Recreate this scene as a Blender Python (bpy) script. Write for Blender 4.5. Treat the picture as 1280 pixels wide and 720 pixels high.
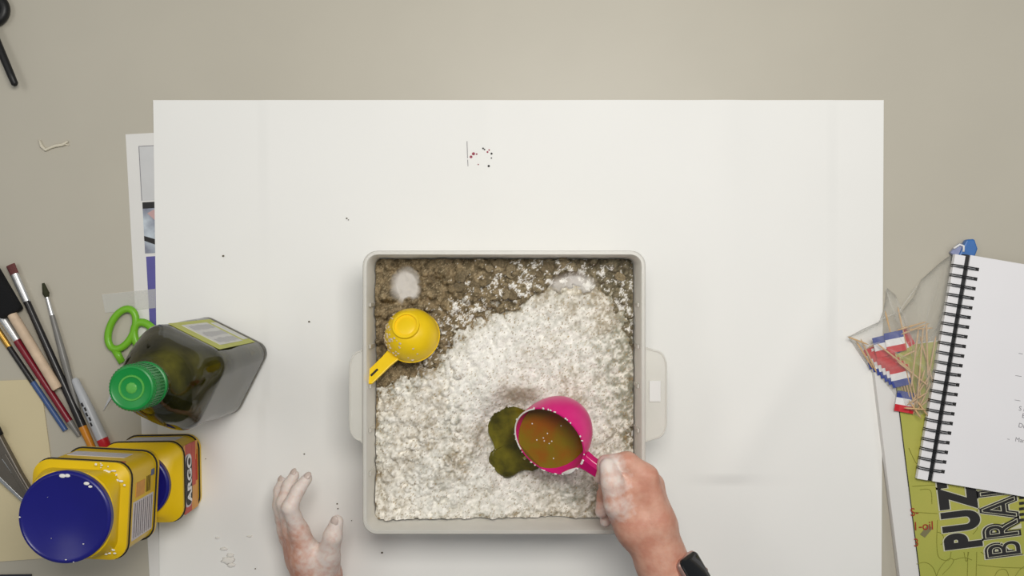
import bpy, bmesh, math, random
import numpy as np
from mathutils import Vector, Matrix, Euler

# ------------------------------------------------------------------ scene, camera, light
for o in list(bpy.data.objects):
    bpy.data.objects.remove(o, do_unlink=True)
SC = bpy.context.scene
COL = SC.collection
CAM_H = 1.30                       # camera height above the table top
PI = math.pi
random.seed(7)
RNG = np.random.default_rng(11)

cd = bpy.data.cameras.new('camera')
cd.sensor_width = 36.0
cd.lens = 36.0 * CAM_H / 1.28
cd.clip_start = 0.02
cam = bpy.data.objects.new('camera', cd)
cam.location = (0, 0, CAM_H)
cam.rotation_euler = (0, 0, 0)
COL.objects.link(cam)
SC.camera = cam

w = bpy.data.worlds.new('room_light')
SC.world = w
w.use_nodes = True
w.node_tree.nodes['Background'].inputs[0].default_value = (0.90, 0.96, 1.0, 1)
w.node_tree.nodes['Background'].inputs[1].default_value = 0.22


def area(name, loc, sx, sy, power, col=(1, 0.97, 0.92)):
    l = bpy.data.lights.new(name, 'AREA')
    l.shape = 'RECTANGLE'
    l.size = sx
    l.size_y = sy
    l.energy = power
    l.color = col
    o = bpy.data.objects.new(name, l)
    o.location = loc
    COL.objects.link(o)
    return o


area('ceiling_panel_light', (0.16, 0.36, 1.55), 0.70, 0.45, 17.0)
area('ceiling_panel_light', (-1.35, 0.45, 1.95), 0.6, 1.2, 5.0)
area('ceiling_panel_light', (1.75, 0.45, 1.95), 0.6, 1.2, 5.5)

SC.view_settings.view_transform = 'Standard'
SC.view_settings.look = 'None'
SC.view_settings.gamma = 1.0
SC.view_settings.use_curve_mapping = False
SC.view_settings.exposure = 0.0


# ------------------------------------------------------------------ helpers
def P(px, py, z=0.0):
    """a spot read off the photograph (1 px = 1 mm on the table) at real height z"""
    f = (CAM_H - z) / CAM_H * 0.001
    return Vector(((px - 640) * f, (360 - py) * f, z))


def lin(c):
    return tuple(((v / 255) / 12.92 if v / 255 <= 0.04045 else ((v / 255 + 0.055) / 1.055) ** 2.4) for v in c)


def mat(name, col, rough=0.5, var=0.0, scale=40, bump=0.0, bscale=200, metal=0.0, trans=0.0, ior=1.45,
        spec=0.5, coat=0.0, col2=None, sss=0.0):
    m = bpy.data.materials.new(name)
    m.use_nodes = True
    nt = m.node_tree
    b = nt.nodes['Principled BSDF']
    c = lin(col)
    b.inputs['Base Color'].default_value = (*c, 1)
    b.inputs['Roughness'].default_value = rough
    b.inputs['Metallic'].default_value = metal
    b.inputs['Transmission Weight'].default_value = trans
    b.inputs['IOR'].default_value = ior
    b.inputs['Specular IOR Level'].default_value = spec
    b.inputs['Coat Weight'].default_value = coat
    if var or col2 or bump:
        tc = nt.nodes.new('ShaderNodeTexCoord')
    if var or col2:
        n = nt.nodes.new('ShaderNodeTexNoise')
        n.inputs['Scale'].default_value = scale
        n.inputs['Detail'].default_value = 6
        nt.links.new(tc.outputs['Object'], n.inputs['Vector'])
        r = nt.nodes.new('ShaderNodeValToRGB')
        r.color_ramp.elements[0].position = 0.35
        r.color_ramp.elements[1].position = 0.65
        d = lin(col2) if col2 else tuple(v * (1 - var) for v in c)
        r.color_ramp.elements[0].color = (*d, 1)
        r.color_ramp.elements[1].color = (*c, 1)
        nt.links.new(n.outputs['Fac'], r.inputs['Fac'])
        nt.links.new(r.outputs['Color'], b.inputs['Base Color'])
    if bump:
        n2 = nt.nodes.new('ShaderNodeTexNoise')
        n2.inputs['Scale'].default_value = bscale
        n2.inputs['Detail'].default_value = 4
        nt.links.new(tc.outputs['Object'], n2.inputs['Vector'])
        bp = nt.nodes.new('ShaderNodeBump')
        bp.inputs['Strength'].default_value = bump
        bp.inputs['Distance'].default_value = 0.001
        nt.links.new(n2.outputs['Fac'], bp.inputs['Height'])
        nt.links.new(bp.outputs['Normal'], b.inputs['Normal'])
    return m


def see_through(m, fac):
    """thin clear plastic: part of the light goes straight through"""
    nt = m.node_tree
    out = nt.nodes['Material Output']
    b = nt.nodes['Principled BSDF']
    t = nt.nodes.new('ShaderNodeBsdfTransparent')
    mx = nt.nodes.new('ShaderNodeMixShader')
    lw = nt.nodes.new('ShaderNodeLayerWeight')
    lw.inputs['Blend'].default_value = 0.35
    mr = nt.nodes.new('ShaderNodeMapRange')
    mr.inputs['To Min'].default_value = 1 - fac
    mr.inputs['To Max'].default_value = min(1.0, 1 - fac + 0.45)
    nt.links.new(lw.outputs['Facing'], mr.inputs['Value'])
    nt.links.new(mr.outputs['Result'], mx.inputs['Fac'])
    nt.links.new(t.outputs[0], mx.inputs[1])
    nt.links.new(b.outputs[0], mx.inputs[2])
    nt.links.new(mx.outputs[0], out.inputs['Surface'])
    return m


def obj(name, verts, faces, m, parent=None, smooth=False):
    me = bpy.data.meshes.new(name)
    me.from_pydata([tuple(v) for v in verts], [], faces)
    me.materials.append(m)
    if smooth:
        me.polygons.foreach_set('use_smooth', [True] * len(me.polygons))
    o = bpy.data.objects.new(name, me)
    COL.objects.link(o)
    if parent:
        o.parent = parent
    return o


def tag(o, label, cat, group=None, kind=None):
    o['label'] = label
    o['category'] = cat
    if group:
        o['group'] = group
    if kind:
        o['kind'] = kind
    return o


def thing(name, label, cat, loc=(0, 0, 0), rz=0.0, group=None):
    o = bpy.data.objects.new(name, None)
    o.empty_display_size = 0.02
    o.location = loc
    o.rotation_euler = (0, 0, rz)
    COL.objects.link(o)
    return tag(o, label, cat, group)


class MB:
    """collects shapes for one mesh"""

    def __init__(s):
        s.v = []
        s.f = []

    def add(s, v, f, M=None):
        n = len(s.v)
        s.v += [(M @ Vector(p) if M else Vector(p)) for p in v]
        s.f += [tuple(i + n for i in q) for q in f]
        return s

    def box(s, c, d, M=None):
        x, y, z = c
        a, b, h = d[0] / 2, d[1] / 2, d[2] / 2
        v = [(x + i * a, y + j * b, z + k * h) for k in (-1, 1) for j in (-1, 1) for i in (-1, 1)]
        return s.add(v, [(0, 2, 3, 1), (4, 5, 7, 6), (0, 1, 5, 4), (2, 6, 7, 3), (0, 4, 6, 2), (1, 3, 7, 5)], M)

    def loft(s, rings, cap0=True, cap1=True, close=False, M=None):
        n = len(rings[0])
        v = [p for r in rings for p in r]
        f = []
        k = len(rings)
        for i in range(k if close else k - 1):
            a, b = i * n, ((i + 1) % k) * n
            for j in range(n):
                j2 = (j + 1) % n
                f.append((a + j, a + j2, b + j2, b + j))
        if not close:
            if cap0:
                f.append(tuple(reversed(range(n))))
            if cap1:
                f.append(tuple(range((k - 1) * n, k * n)))
        return s.add(v, f, M)

    def lathe(s, prof, n=32, M=None, cap0=True, cap1=True, sx=1.0):
        return s.loft([[(r * sx * math.cos(2 * PI * j / n), r * math.sin(2 * PI * j / n), z) for j in range(n)]
                       for r, z in prof], cap0, cap1, M=M)

    def tube(s, pts, rad, n=10, close=False, flat=1.0, up=None):
        pts = [Vector(p) for p in pts]
        k = len(pts)
        rad = rad if isinstance(rad, (list, tuple)) else [rad] * k
        rings = []
        u = None
        for i in range(k):
            if close:
                t = pts[(i + 1) % k] - pts[i - 1]
            else:
                t = pts[min(i + 1, k - 1)] - pts[max(i - 1, 0)]
            t.normalize()
            ref = Vector(up) if up else (u if u is not None else (Vector((0, 0, 1)) if abs(t.z) < 0.9 else Vector((1, 0, 0))))
            u = (ref - t * ref.dot(t)).normalized()
            q = t.cross(u)
            rings.append([pts[i] + u * (math.sin(2 * PI * j / n) * rad[i] * flat) + q * (math.cos(2 * PI * j / n) * rad[i])
                          for j in range(n)])
        return s.loft(rings, close=close)

    def prism(s, poly, z0, z1, M=None):
        n = len(poly)
        v = [(p[0], p[1], z0) for p in poly] + [(p[0], p[1], z1) for p in poly]
        f = [tuple(reversed(range(n))), tuple(range(n, 2 * n))]
        f += [(i, (i + 1) % n, n + (i + 1) % n, n + i) for i in range(n)]
        return s.add(v, f, M)

    def ball(s, c, r, sub=1, M=None):
        bm = bmesh.new()
        bmesh.ops.create_icosphere(bm, subdivisions=sub, radius=1.0)
        r = r if isinstance(r, (list, tuple)) else (r, r, r)
        v = [(c[0] + p.co.x * r[0], c[1] + p.co.y * r[1], c[2] + p.co.z * r[2]) for p in bm.verts]
        f = [tuple(q.index for q in p.verts) for p in bm.faces]
        bm.free()
        return s.add(v, f, M)

    def build(s, name, m, parent=None, smooth=False, bevel=0.0, seg=2, autos=False):
        o = obj(name, s.v, s.f, m, parent, smooth)
        bm = bmesh.new()
        bm.from_mesh(o.data)
        bmesh.ops.recalc_face_normals(bm, faces=bm.faces)
        bm.to_mesh(o.data)
        bm.free()
        if bevel:
            md = o.modifiers.new('bevel', 'BEVEL')
            md.width = bevel
            md.segments = seg
            md.limit_method = 'ANGLE'
            md.angle_limit = math.radians(40)
        if autos:
            o.data.set_sharp_from_angle(angle=math.radians(40))
        return o


def rr(hx, hy, r, z=0.0, n=6, cx=0.0, cy=0.0):
    out = []
    for q, (sx, sy) in enumerate(((1, 1), (-1, 1), (-1, -1), (1, -1))):
        for i in range(n + 1):
            a = (q + i / n) * PI / 2
            out.append((cx + sx * (hx - r) + r * math.cos(a), cy + sy * (hy - r) + r * math.sin(a), z))
    return out


def text(body, size=0.01, offset=0.0, xs=1.0, extrude=0.0, space=1.0):
    cu = bpy.data.curves.new('t', 'FONT')
    cu.body = body
    cu.size = size
    cu.offset = offset
    cu.extrude = extrude
    cu.space_character = space
    o = bpy.data.objects.new('t', cu)
    COL.objects.link(o)
    dg = bpy.context.evaluated_depsgraph_get()
    e = o.evaluated_get(dg)
    me = e.to_mesh()
    v = [(p.co.x * xs, p.co.y, p.co.z) for p in me.vertices]
    f = [tuple(p.vertices) for p in me.polygons]
    e.to_mesh_clear()
    bpy.data.objects.remove(o, do_unlink=True)
    bpy.data.curves.remove(cu)
    return v, f


def fbm(ny, nx, cell, octs=3):
    out = np.zeros((ny, nx))
    amp, tot = 1.0, 0.0
    for k in range(octs):
        c = max(cell / 2 ** k, 1.0)
        gy, gx = int(ny / c) + 3, int(nx / c) + 3
        g = RNG.random((gy, gx))
        yy = np.arange(ny) / c
        xx = np.arange(nx) / c
        iy, ix = yy.astype(int), xx.astype(int)
        fy, fx = yy - iy, xx - ix
        fy = (fy * fy * (3 - 2 * fy))[:, None]
        fx = (fx * fx * (3 - 2 * fx))[None, :]
        a = g[np.ix_(iy, ix)] * (1 - fx) + g[np.ix_(iy, ix + 1)] * fx
        b = g[np.ix_(iy + 1, ix)] * (1 - fx) + g[np.ix_(iy + 1, ix + 1)] * fx
        out += amp * (a * (1 - fy) + b * fy)
        tot += amp
        amp *= 0.5
    return out / tot


# ------------------------------------------------------------------ materials
M = {}
M['table'] = mat('table_laminate', (187, 181, 166), 0.42, var=0.03, scale=9, bump=0.02, bscale=300)
M['floor'] = mat('floor_vinyl', (150, 148, 142), 0.5, var=0.1, scale=3)
M['paper'] = mat('white_paper', (240, 239, 235), 0.62, var=0.02, scale=5, bump=0.02, bscale=500)
M['sheet'] = mat('print_paper', (226, 224, 220), 0.5, var=0.02, scale=20)
M['bin'] = see_through(mat('bin_plastic', (232, 229, 220), 0.32, var=0.04, scale=30), 0.42)
M['yellow'] = mat('yellow_plastic', (236, 196, 12), 0.38, var=0.04, scale=30)
M['cup_yellow'] = mat('cup_yellow_plastic', (247, 208, 20), 0.35, var=0.06, scale=60)
M['blue_lid'] = mat('blue_lid_plastic', (24, 24, 118), 0.3, var=0.08, scale=25)
M['pink'] = mat('magenta_plastic', (226, 28, 128), 0.3, var=0.06, scale=50)
M['pink_dark'] = mat('magenta_handle_plastic', (196, 14, 104), 0.25, var=0.05, scale=50)
M['black'] = mat('black_plastic', (22, 22, 22), 0.45, var=0.15, scale=60)
M['ink'] = mat('black_ink', (36, 34, 34), 0.6, var=0.1, scale=60)
M['foam'] = mat('black_foam', (20, 20, 22), 0.95, var=0.3, scale=700, bump=0.5, bscale=900)
M['wood'] = mat('pale_wood', (222, 196, 168), 0.6, var=0.15, scale=90)
M['pick'] = mat('toothpick_wood', (214, 178, 132), 0.6, var=0.15, scale=200)
M['steel'] = mat('steel', (205, 205, 205), 0.3, metal=1.0, var=0.08, scale=100)
M['alu'] = mat('aluminium_ferrule', (222, 222, 222), 0.35, metal=0.75, var=0.06, scale=200)
M['gold'] = mat('brass_ferrule', (214, 168, 84), 0.3, metal=0.9, var=0.1, scale=200)
M['maroon'] = mat('maroon_lacquer', (128, 24, 40), 0.3, var=0.1, scale=100)
M['dk_lac'] = mat('black_lacquer', (40, 38, 38), 0.3, var=0.1, scale=100)
M['grey_lac'] = mat('grey_lacquer', (128, 126, 122), 0.35, var=0.08, scale=100)
M['blue_lac'] = mat('blue_lacquer', (66, 92, 142), 0.35, var=0.1, scale=100)
M['orange'] = mat('orange_lacquer', (208, 134, 34), 0.35, var=0.1, scale=80)
M['bristle_r'] = mat('maroon_bristle', (112, 62, 60), 0.8, var=0.3, scale=900)
M['bristle_g'] = mat('dark_bristle', (52, 54, 30), 0.8, var=0.3, scale=900)
M['marker'] = mat('grey_marker_plastic', (186, 188, 192), 0.35, var=0.04, scale=60)
M['red'] = mat('red_plastic', (190, 26, 40), 0.35, var=0.06, scale=60)
M['cream'] = mat('cream_card', (216, 202, 164), 0.7, var=0.03, scale=14)
M['tool'] = mat('grey_tool_metal', (108, 102, 94), 0.42, metal=0.5, var=0.12, scale=50)
M['green'] = mat('lime_plastic', (120, 188, 42), 0.35, var=0.08, scale=40)
M['cap'] = mat('green_cap_plastic', (14, 132, 56), 0.35, var=0.08, scale=80)
M['cap_emb'] = mat('pale_cap_emboss', (86, 168, 70), 0.4, var=0.1, scale=200)
M['tape'] = see_through(mat('clear_tape', (232, 232, 226), 0.35, var=0.03, scale=30), 0.72)
def clear_shell(name, ior):
    m = bpy.data.materials.new(name)
    m.use_nodes = True
    nt = m.node_tree
    nt.nodes.remove(nt.nodes['Principled BSDF'])
    out = nt.nodes['Material Output']
    t = nt.nodes.new('ShaderNodeBsdfTransparent')
    t.inputs['Color'].default_value = (0.95, 0.96, 0.92, 1)
    g = nt.nodes.new('ShaderNodeBsdfGlossy')
    g.inputs['Roughness'].default_value = 0.05
    fr = nt.nodes.new('ShaderNodeFresnel')
    fr.inputs['IOR'].default_value = ior
    mx = nt.nodes.new('ShaderNodeMixShader')
    nt.links.new(fr.outputs[0], mx.inputs['Fac'])
    nt.links.new(t.outputs[0], mx.inputs[1])
    nt.links.new(g.outputs[0], mx.inputs[2])
    nt.links.new(mx.outputs[0], out.inputs['Surface'])
    return m


M['bottle'] = clear_shell('clear_bottle', 1.6)
M['oil'] = mat('olive_oil', (128, 122, 42), 0.10, ior=1.47, col2=(70, 67, 18), scale=26, coat=0.2)
M['pool'] = mat('poured_olive_oil', (124, 116, 30), 0.08, ior=1.47, col2=(64, 60, 14), scale=38)
M['label_y'] = mat('bottle_label_yellow', (188, 190, 72), 0.5, var=0.1, scale=60)
M['label_w'] = mat('bottle_label_white', (214, 212, 208), 0.5, var=0.1, scale=200)
M['amber'] = mat('amber_oil', (142, 80, 12), 0.10, col2=(124, 104, 14), scale=40, coat=0.2)
M['flour'] = mat('flour_white', (236, 233, 226), 0.9, var=0.05, scale=300)
M['flag_r'] = mat('flag_red', (205, 30, 44), 0.5, var=0.06, scale=80)
M['flag_w'] = mat('flag_white', (236, 236, 236), 0.5, var=0.03, scale=80)
M['flag_b'] = mat('flag_blue', (46, 66, 148), 0.5, var=0.06, scale=80)
M['bag'] = see_through(mat('clear_bag', (240, 238, 230), 0.12, var=0.02, scale=30, spec=0.9), 0.91)
M['page'] = mat('notebook_page', (238, 236, 238), 0.6, var=0.015, scale=14)
M['wire'] = mat('black_wire', (30, 30, 32), 0.35, var=0.1, scale=100)
M['pencil'] = mat('pencil_grey', (150, 148, 152), 0.8, var=0.15, scale=300)
M['book_g'] = mat('green_cover', (182, 178, 84), 0.45, col2=(168, 172, 78), scale=9)
M['book_l'] = mat('cover_line_ink', (142, 142, 56), 0.5, var=0.1, scale=60)
M['outline'] = mat('pale_letter_outline', (202, 200, 176), 0.5, var=0.04, scale=60)
M['redink'] = mat('red_marker_ink', (164, 52, 26), 0.6, var=0.2, scale=300)
M['blue_wrap'] = mat('blue_wrapper', (58, 112, 180), 0.3, var=0.1, scale=60)
M['string'] = mat('beige_string', (226, 218, 198), 0.85, var=0.15, scale=500, bump=0.4, bscale=900)
M['purple'] = mat('poster_purple_ink', (92, 88, 158), 0.5, var=0.08, scale=50)
M['lgrey'] = mat('poster_grey_ink', (204, 204, 204), 0.5, var=0.04, scale=50)
M['photo'] = mat('poster_photo_ink', (196, 206, 214), 0.5, col2=(122, 124, 140), scale=34)
M['pinkish'] = mat('poster_pink_ink', (196, 160, 158), 0.5, var=0.15, scale=50)
M['orange_l'] = mat('label_orange', (226, 158, 60), 0.45, var=0.12, scale=90)
M['red_l'] = mat('label_red', (200, 62, 40), 0.45, var=0.12, scale=120)
M['panel'] = mat('label_panel_white', (214, 208, 212), 0.5, var=0.08, scale=200)
M['shirt'] = mat('shirt_cloth', (74, 84, 96), 0.9, var=0.12, scale=30, bump=0.2, bscale=600)
M['trouser'] = mat('trouser_cloth', (46, 50, 62), 0.9, var=0.12, scale=30)
M['hair'] = mat('brown_hair', (82, 62, 46), 0.6, var=0.3, scale=120, bump=0.4, bscale=300)
M['nail'] = mat('fingernail', (208, 190, 180), 0.3, var=0.1, scale=300)
M['screen'] = mat('watch_glass', (14, 14, 15), 0.12, var=0.1, scale=30, coat=0.5)
M['rose'] = mat('rose_metal', (196, 158, 146), 0.3, metal=0.8, var=0.06, scale=80)
M['navy'] = mat('navy_card', (46, 46, 58), 0.6, var=0.08, scale=30)
M['crumb'] = mat('soil_crumb', (112, 104, 86), 0.95, var=0.4, scale=200)

# ------------------------------------------------------------------ setting and table
fl = MB().box((0, 0, -0.76), (5, 5, 0.02)).build('floor', M['floor'])
fl['kind'] = 'structure'
tb = thing('table', 'beige grey laminate table under everything', 'table', (0, 0.22, -0.75))
MB().box((0, 0, 0.735), (2.3, 1.28, 0.03)).build('tabletop', M['table'], tb, bevel=0.004)
for sx in (-1, 1):
    for sy in (-1, 1):
        MB().lathe([(0.022, 0), (0.022, 0.72)], 16, M=Matrix.Translation((sx * 1.05, sy * 0.55, 0))).build('leg', M['steel'], tb)

# ------------------------------------------------------------------ prints lying under the white paper
po = thing('poster', 'white bordered printed sheet sticking out from under the white paper', 'poster', P(157, 168, 0.0004))
ang = -math.atan2(30, 552)
po.rotation_euler = (0, 0, -ang)
# poster axes: local x to the right, local -y down the sheet
MB().box((0.15, -0.29, 0), (0.30, 0.58, 0.0006)).build('sheet', M['sheet'], po)


def ppanel(name, x0, x1, y0, y1, m):
    return MB().box(((x0 + x1) / 2, -(y0 + y1) / 2, 0.0005), (x1 - x0, y1 - y0, 0.0005)).build(name, m, po)


ppanel('frame_line', 0.0155, 0.20, 0.0155, 0.0165, M['pencil'])
ppanel('frame_line', 0.0155, 0.0165, 0.0165, 0.084, M['pencil'])
ppanel('text_panel', 0.0165, 0.20, 0.0165, 0.084, M['lgrey'])
tt = MB()
for i, yy in enumerate(np.linspace(0.03, 0.068, 9)):
    tt.box((0.0375, -yy, 0.0009), (0.004, 0.0022 if i else 0.005, 0.0003))
tt.build('print_lines', M['ink'], po)
ppanel('title_bar', 0.0165, 0.20, 0.086, 0.094, M['ink'])
ppanel('picture', 0.0165, 0.20, 0.094, 0.150, M['photo'])
pk = MB().prism([(0.022, -0.100), (0.030, -0.096), (0.05, -0.098), (0.05, -0.115), (0.034, -0.112)], 0.0008, 0.0011)
pk.build('picture_patch', M['pinkish'], po)
MB().prism([(0.0165, -0.128), (0.05, -0.140), (0.05, -0.148), (0.0165, -0.134)], 0.0008, 0.0011).build('picture_patch', M['ink'], po)
ppanel('colour_panel', 0.0175, 0.20, 0.154, 0.30, M['purple'])
ppanel('print_bar', 0.0148, 0.022, 0.486, 0.512, M['navy'])
tt = MB()
for yy in (0.517, 0.534):
    tt.lathe([(0.0016, 0.0003), (0.0016, 0.0008)], 10, M=Matrix.Translation((0.0165, -yy, 0)))
tt.build('print_dot', M['ink'], po)

# white sheet of roll paper: gently rippled grid with thickness
c00, c10, c11, c01 = (192, 125.5), (1104, 125.5), (1101, 770), (201, 770)
NX, NY = 150, 100
top, pv = [], []
for j in range(NY + 1):
    v = j / NY
    for i in range(NX + 1):
        u = i / NX
        x = (c00[0] * (1 - u) + c10[0] * u) * (1 - v) + (c01[0] * (1 - u) + c11[0] * u) * v
        y = (c00[1] * (1 - u) + c10[1] * u) * (1 - v) + (c01[1] * (1 - u) + c11[1] * u) * v
        z = 0.0016
        away = 1 - min(1, max(0, 1 - max(abs(x - 627) / 200 - 1, abs(y - 490) / 190 - 1, 0) * 3))
        far = max(0.0, 1 - y / 420.0)
        z += 0.0035 * far * math.exp(-((x - 905 - 0.05 * (y - 125)) / 26) ** 2)
        z += 0.0016 * far * math.exp(-((x - 610) / 14) ** 2)
        z += 0.0009 * away * (1 + math.sin(x * 0.021 + y * 0.008) * math.sin(y * 0.013 - x * 0.004))
        k = x + 0.55 * y
        z += 0.0016 * math.exp(-((k - 1240) / 22) ** 2) * max(0, min(1, (x - 850) / 100)) * max(0, min(1, (1090 - x) / 60))
        k = x + 0.8 * y
        z += 0.002 * math.exp(-((k - 1370) / 40) ** 2) * max(0, min(1, (x - 850) / 80)) * max(0, min(1, (1085 - x) / 60))
        if x < 330 or x > 1040 or y > 600:
            z = min(z, 0.0020)
        p = P(x, y, 0)
        pv.append((p.x, p.y, z))
n = len(pv)
pv += [(x, y, z - 0.0004) for x, y, z in pv]
pf = []
W1 = NX + 1
for j in range(NY):
    for i in range(NX):
        a = j * W1 + i
        pf.append((a, a + W1, a + W1 + 1, a + 1))
        pf.append((n + a, n + a + 1, n + a + W1 + 1, n + a + W1))
edge = [i for i in range(W1)] + [j * W1 + NX for j in range(1, NY + 1)] + [NY * W1 + i for i in range(NX - 1, -1, -1)] + [j * W1 for j in range(NY - 1, 0, -1)]
for i in range(len(edge)):
    a, b = edge[i], edge[(i + 1) % len(edge)]
    pf.append((a, b, n + b, n + a))
paper = obj('paper_sheet', pv, pf, M['paper'], smooth=True)
paper.data.set_sharp_from_angle(angle=math.radians(40))
tag(paper, 'large white sheet of roll paper spread under the sand bin', 'paper')
ik = MB()
for px, py, r in ((614.5, 192.5, 1.3), (614.3, 198, 0.9), (611, 208, 1.5), (604, 186, 1.1), (605.8, 187.4, 1.0)):
    ik.lathe([(r * 0.001, 0.0022), (r * 0.001, 0.0032)], 9, M=Matrix.Translation((P(px, py).x, P(px, py).y, 0.0008)))
ik.build('ink_mark', M['ink'], paper)
for a, b in (((584, 177), (584.6, 198)), ((584.8, 200), (585.2, 208))):
    q, e = P(*a), P(*b)
    MB().tube([(q.x, q.y, 0.0034), (e.x, e.y, 0.0034)], 0.0004, 5).build('pencil_line', M['pencil'], paper)
ik = MB()
for px, py, r in ((592, 192.6, 1.9), (589, 196.5, 1.7), (611.5, 188, 1.0), (609.5, 190.5, 1.2), (596, 193, 1.0), (598, 206, 0.8)):
    ik.lathe([(r * 0.001, 0.0022), (r * 0.001, 0.0031)], 9, M=Matrix.Translation((P(px, py).x, P(px, py).y, 0.0008)))
ik.build('red_ink_mark', mat('red_ink_specks', (170, 72, 92), 0.7, var=0.3, scale=400), paper)

tp = MB().prism([P(128, 368)[:2], P(194.8, 361)[:2], P(195.2, 385)[:2], P(132, 391)[:2]], 0.0016, 0.0018).build('tape_strip', M['tape'])
tag(tp, 'clear tape strip holding the printed sheet to the table', 'tape')

# ------------------------------------------------------------------ bin
RIM = 0.11
BX0, BX1, BY0, BY1 = -0.1660, 0.1480, -0.2770, 0.0378
bcx, bcy = (BX0 + BX1) / 2, (BY0 + BY1) / 2
bhx, bhy = (BX1 - BX0) / 2, (BY1 - BY0) / 2
bn = thing('storage_bin', 'square translucent plastic bin with tab handles on the white paper', 'bin', (bcx, bcy, 0.0026))


def ring(off, z, r=0.012):
    return rr(bhx + off, bhy + off, max(r + off, 0.003), z)


R = RIM - 0.0026
MB().loft([ring(-0.003, 0.0), ring(0.0012, R - 0.016), ring(0.0050, R - 0.016), ring(0.0050, R - 0.001), ring(0.0042, R),
           ring(0.0008, R), ring(0.0, R - 0.0012), ring(-0.0045, 0.002)]).build('tub', M['bin'], bn, autos=True, smooth=True)
for sx, wd, ln in ((-1, 0.0155, 0.102), (1, 0.0245, 0.100)):
    pts = []
    x0 = sx * (bhx + 0.0049)
    for i in range(7):
        a = PI / 2 * i / 6
        pts.append((x0 + sx * (wd - 0.012 + 0.012 * math.sin(a)), ln / 2 - 0.018 + 0.018 * math.cos(a)))
    poly = [(x0, ln / 2 + 0.004)] + pts + [(x, -y) for x, y in reversed(pts)] + [(x0, -ln / 2 - 0.004)]
    hd = MB().prism(poly, R - 0.010, R - 0.006).build('handle_tab', M['bin'], bn, bevel=0.001)
    hd.location = (0, -0.0045 if sx < 0 else -0.003, 0)
    MB().tube([(x, y, R - 0.0065) for x, y in poly], 0.0012, 6).build('handle_edge', M['bin'], hd)
    if sx > 0:
        MB().box((x0 + 0.0115, 0.004, R - 0.0050), (0.013, 0.024, 0.0012)).build('handle_sticker', M['sheet'], hd, bevel=0.0004)
for sx in (-1, 1):
    for yy in (0.10, 0.052, 0.006, -0.045, -0.095):
        MB().box((sx * (bhx - 0.0022), yy, 0.078), (0.0022, 0.0045, 0.04)).build('rib', M['bin'], bn, bevel=0.0006)

# ------------------------------------------------------------------ sand and flour in the bin (height fields)
G = 0.0011
IX0, IX1, IY0, IY1 = BX0 + 0.0034, BX1 - 0.0034, BY0 + 0.0034, BY1 - 0.0034
nx, ny = int((IX1 - IX0) / G), int((IY1 - IY0) / G)
gx = np.linspace(IX0, IX1, nx)
gy = np.linspace(IY0, IY1, ny)
GX, GY = np.meshgrid(gx, gy)
fz = CAM_H / (CAM_H - 0.068) * 1000
PX, PY = 640 + GX * fz, 360 - GY * fz


def stamp(h, x, y, r, hh, squash=1.0, rot=0.0):
    ix0, ix1 = max(0, int((x - 1.3 * r - IX0) / G)), min(nx, int((x + 1.3 * r - IX0) / G) + 2)
    iy0, iy1 = max(0, int((y - 1.3 * r - IY0) / G)), min(ny, int((y + 1.3 * r - IY0) / G) + 2)
    if ix1 <= ix0 or iy1 <= iy0:
        return
    dx, dy = GX[iy0:iy1, ix0:ix1] - x, GY[iy0:iy1, ix0:ix1] - y
    a, b = dx * math.cos(rot) + dy * math.sin(rot), -dx * math.sin(rot) + dy * math.cos(rot)
    d2 = (a * a + b * b * squash) / (r * r)
    sub = h[iy0:iy1, ix0:ix1]
    base = h[min(ny - 1, max(0, int((y - IY0) / G))), min(nx - 1, max(0, int((x - IX0) / G)))]
    s = np.where(d2 < 1, base * 0.5 + sub * 0.5 + hh * np.sqrt(np.clip(1 - d2, 0, 1)), -1)
    np.maximum(sub, s, out=sub)


def polydist(poly):
    d = np.full(PX.shape, 1e9)
    ins = np.zeros(PX.shape, bool)
    for i in range(len(poly)):
        (x1, y1), (x2, y2) = poly[i], poly[(i + 1) % len(poly)]
        ex, ey = x2 - x1, y2 - y1
        t = np.clip(((PX - x1) * ex + (PY - y1) * ey) / (ex * ex + ey * ey), 0, 1)
        d = np.minimum(d, np.hypot(PX - x1 - t * ex, PY - y1 - t * ey))
        if y1 != y2:
            ins ^= ((y1 > PY) != (y2 > PY)) & (PX < ex * (PY - y1) / ey + x1)
    return np.where(ins, d, -d)


def blob(cx, cy, rx, ry, p=2):
    return np.exp(-(np.hypot((PX - cx) / rx, (PY - cy) / ry)) ** p)


n1 = fbm(ny, nx, 60)
n2 = fbm(ny, nx, 18)
n3 = fbm(ny, nx, 6, 2)
n4 = RNG.random((ny, nx))
BASE = 0.056 + 0.012 * (n1 - 0.5) + 0.010 * blob(650, 500, 110, 110)
soil = BASE + 0.008 * (n2 - 0.5) + 0.004 * (n3 - 0.5)
soil += 0.010 * blob(590, 350, 70, 34)
for _ in range(520):
    x, y = RNG.uniform(IX0, IX1), RNG.uniform(IY0 + 0.18, IY1)
    stamp(soil, x, y, RNG.uniform(0.003, 0.0095), RNG.uniform(0.003, 0.0085), RNG.uniform(0.6, 1.8), RNG.uniform(0, PI))
for _ in range(3600):
    x, y = RNG.uniform(IX0, IX1), RNG.uniform(IY0, IY1)
    stamp(soil, x, y, RNG.uniform(0.0012, 0.0032), RNG.uniform(0.0008, 0.0024))
soil += 0.0014 * (n4 - 0.5)
film = np.clip(np.maximum(blob(507, 357, 19, 24, 4) * np.clip((n2 - 0.30) * 8, 0, 1), blob(717, 356, 30, 15, 4) * 1.1) * 1.6 - 0.3, 0, 1)
soil = soil * (1 - film) + (BASE - 0.006 + 0.003 * n3 + 0.004 * n2) * film

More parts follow.
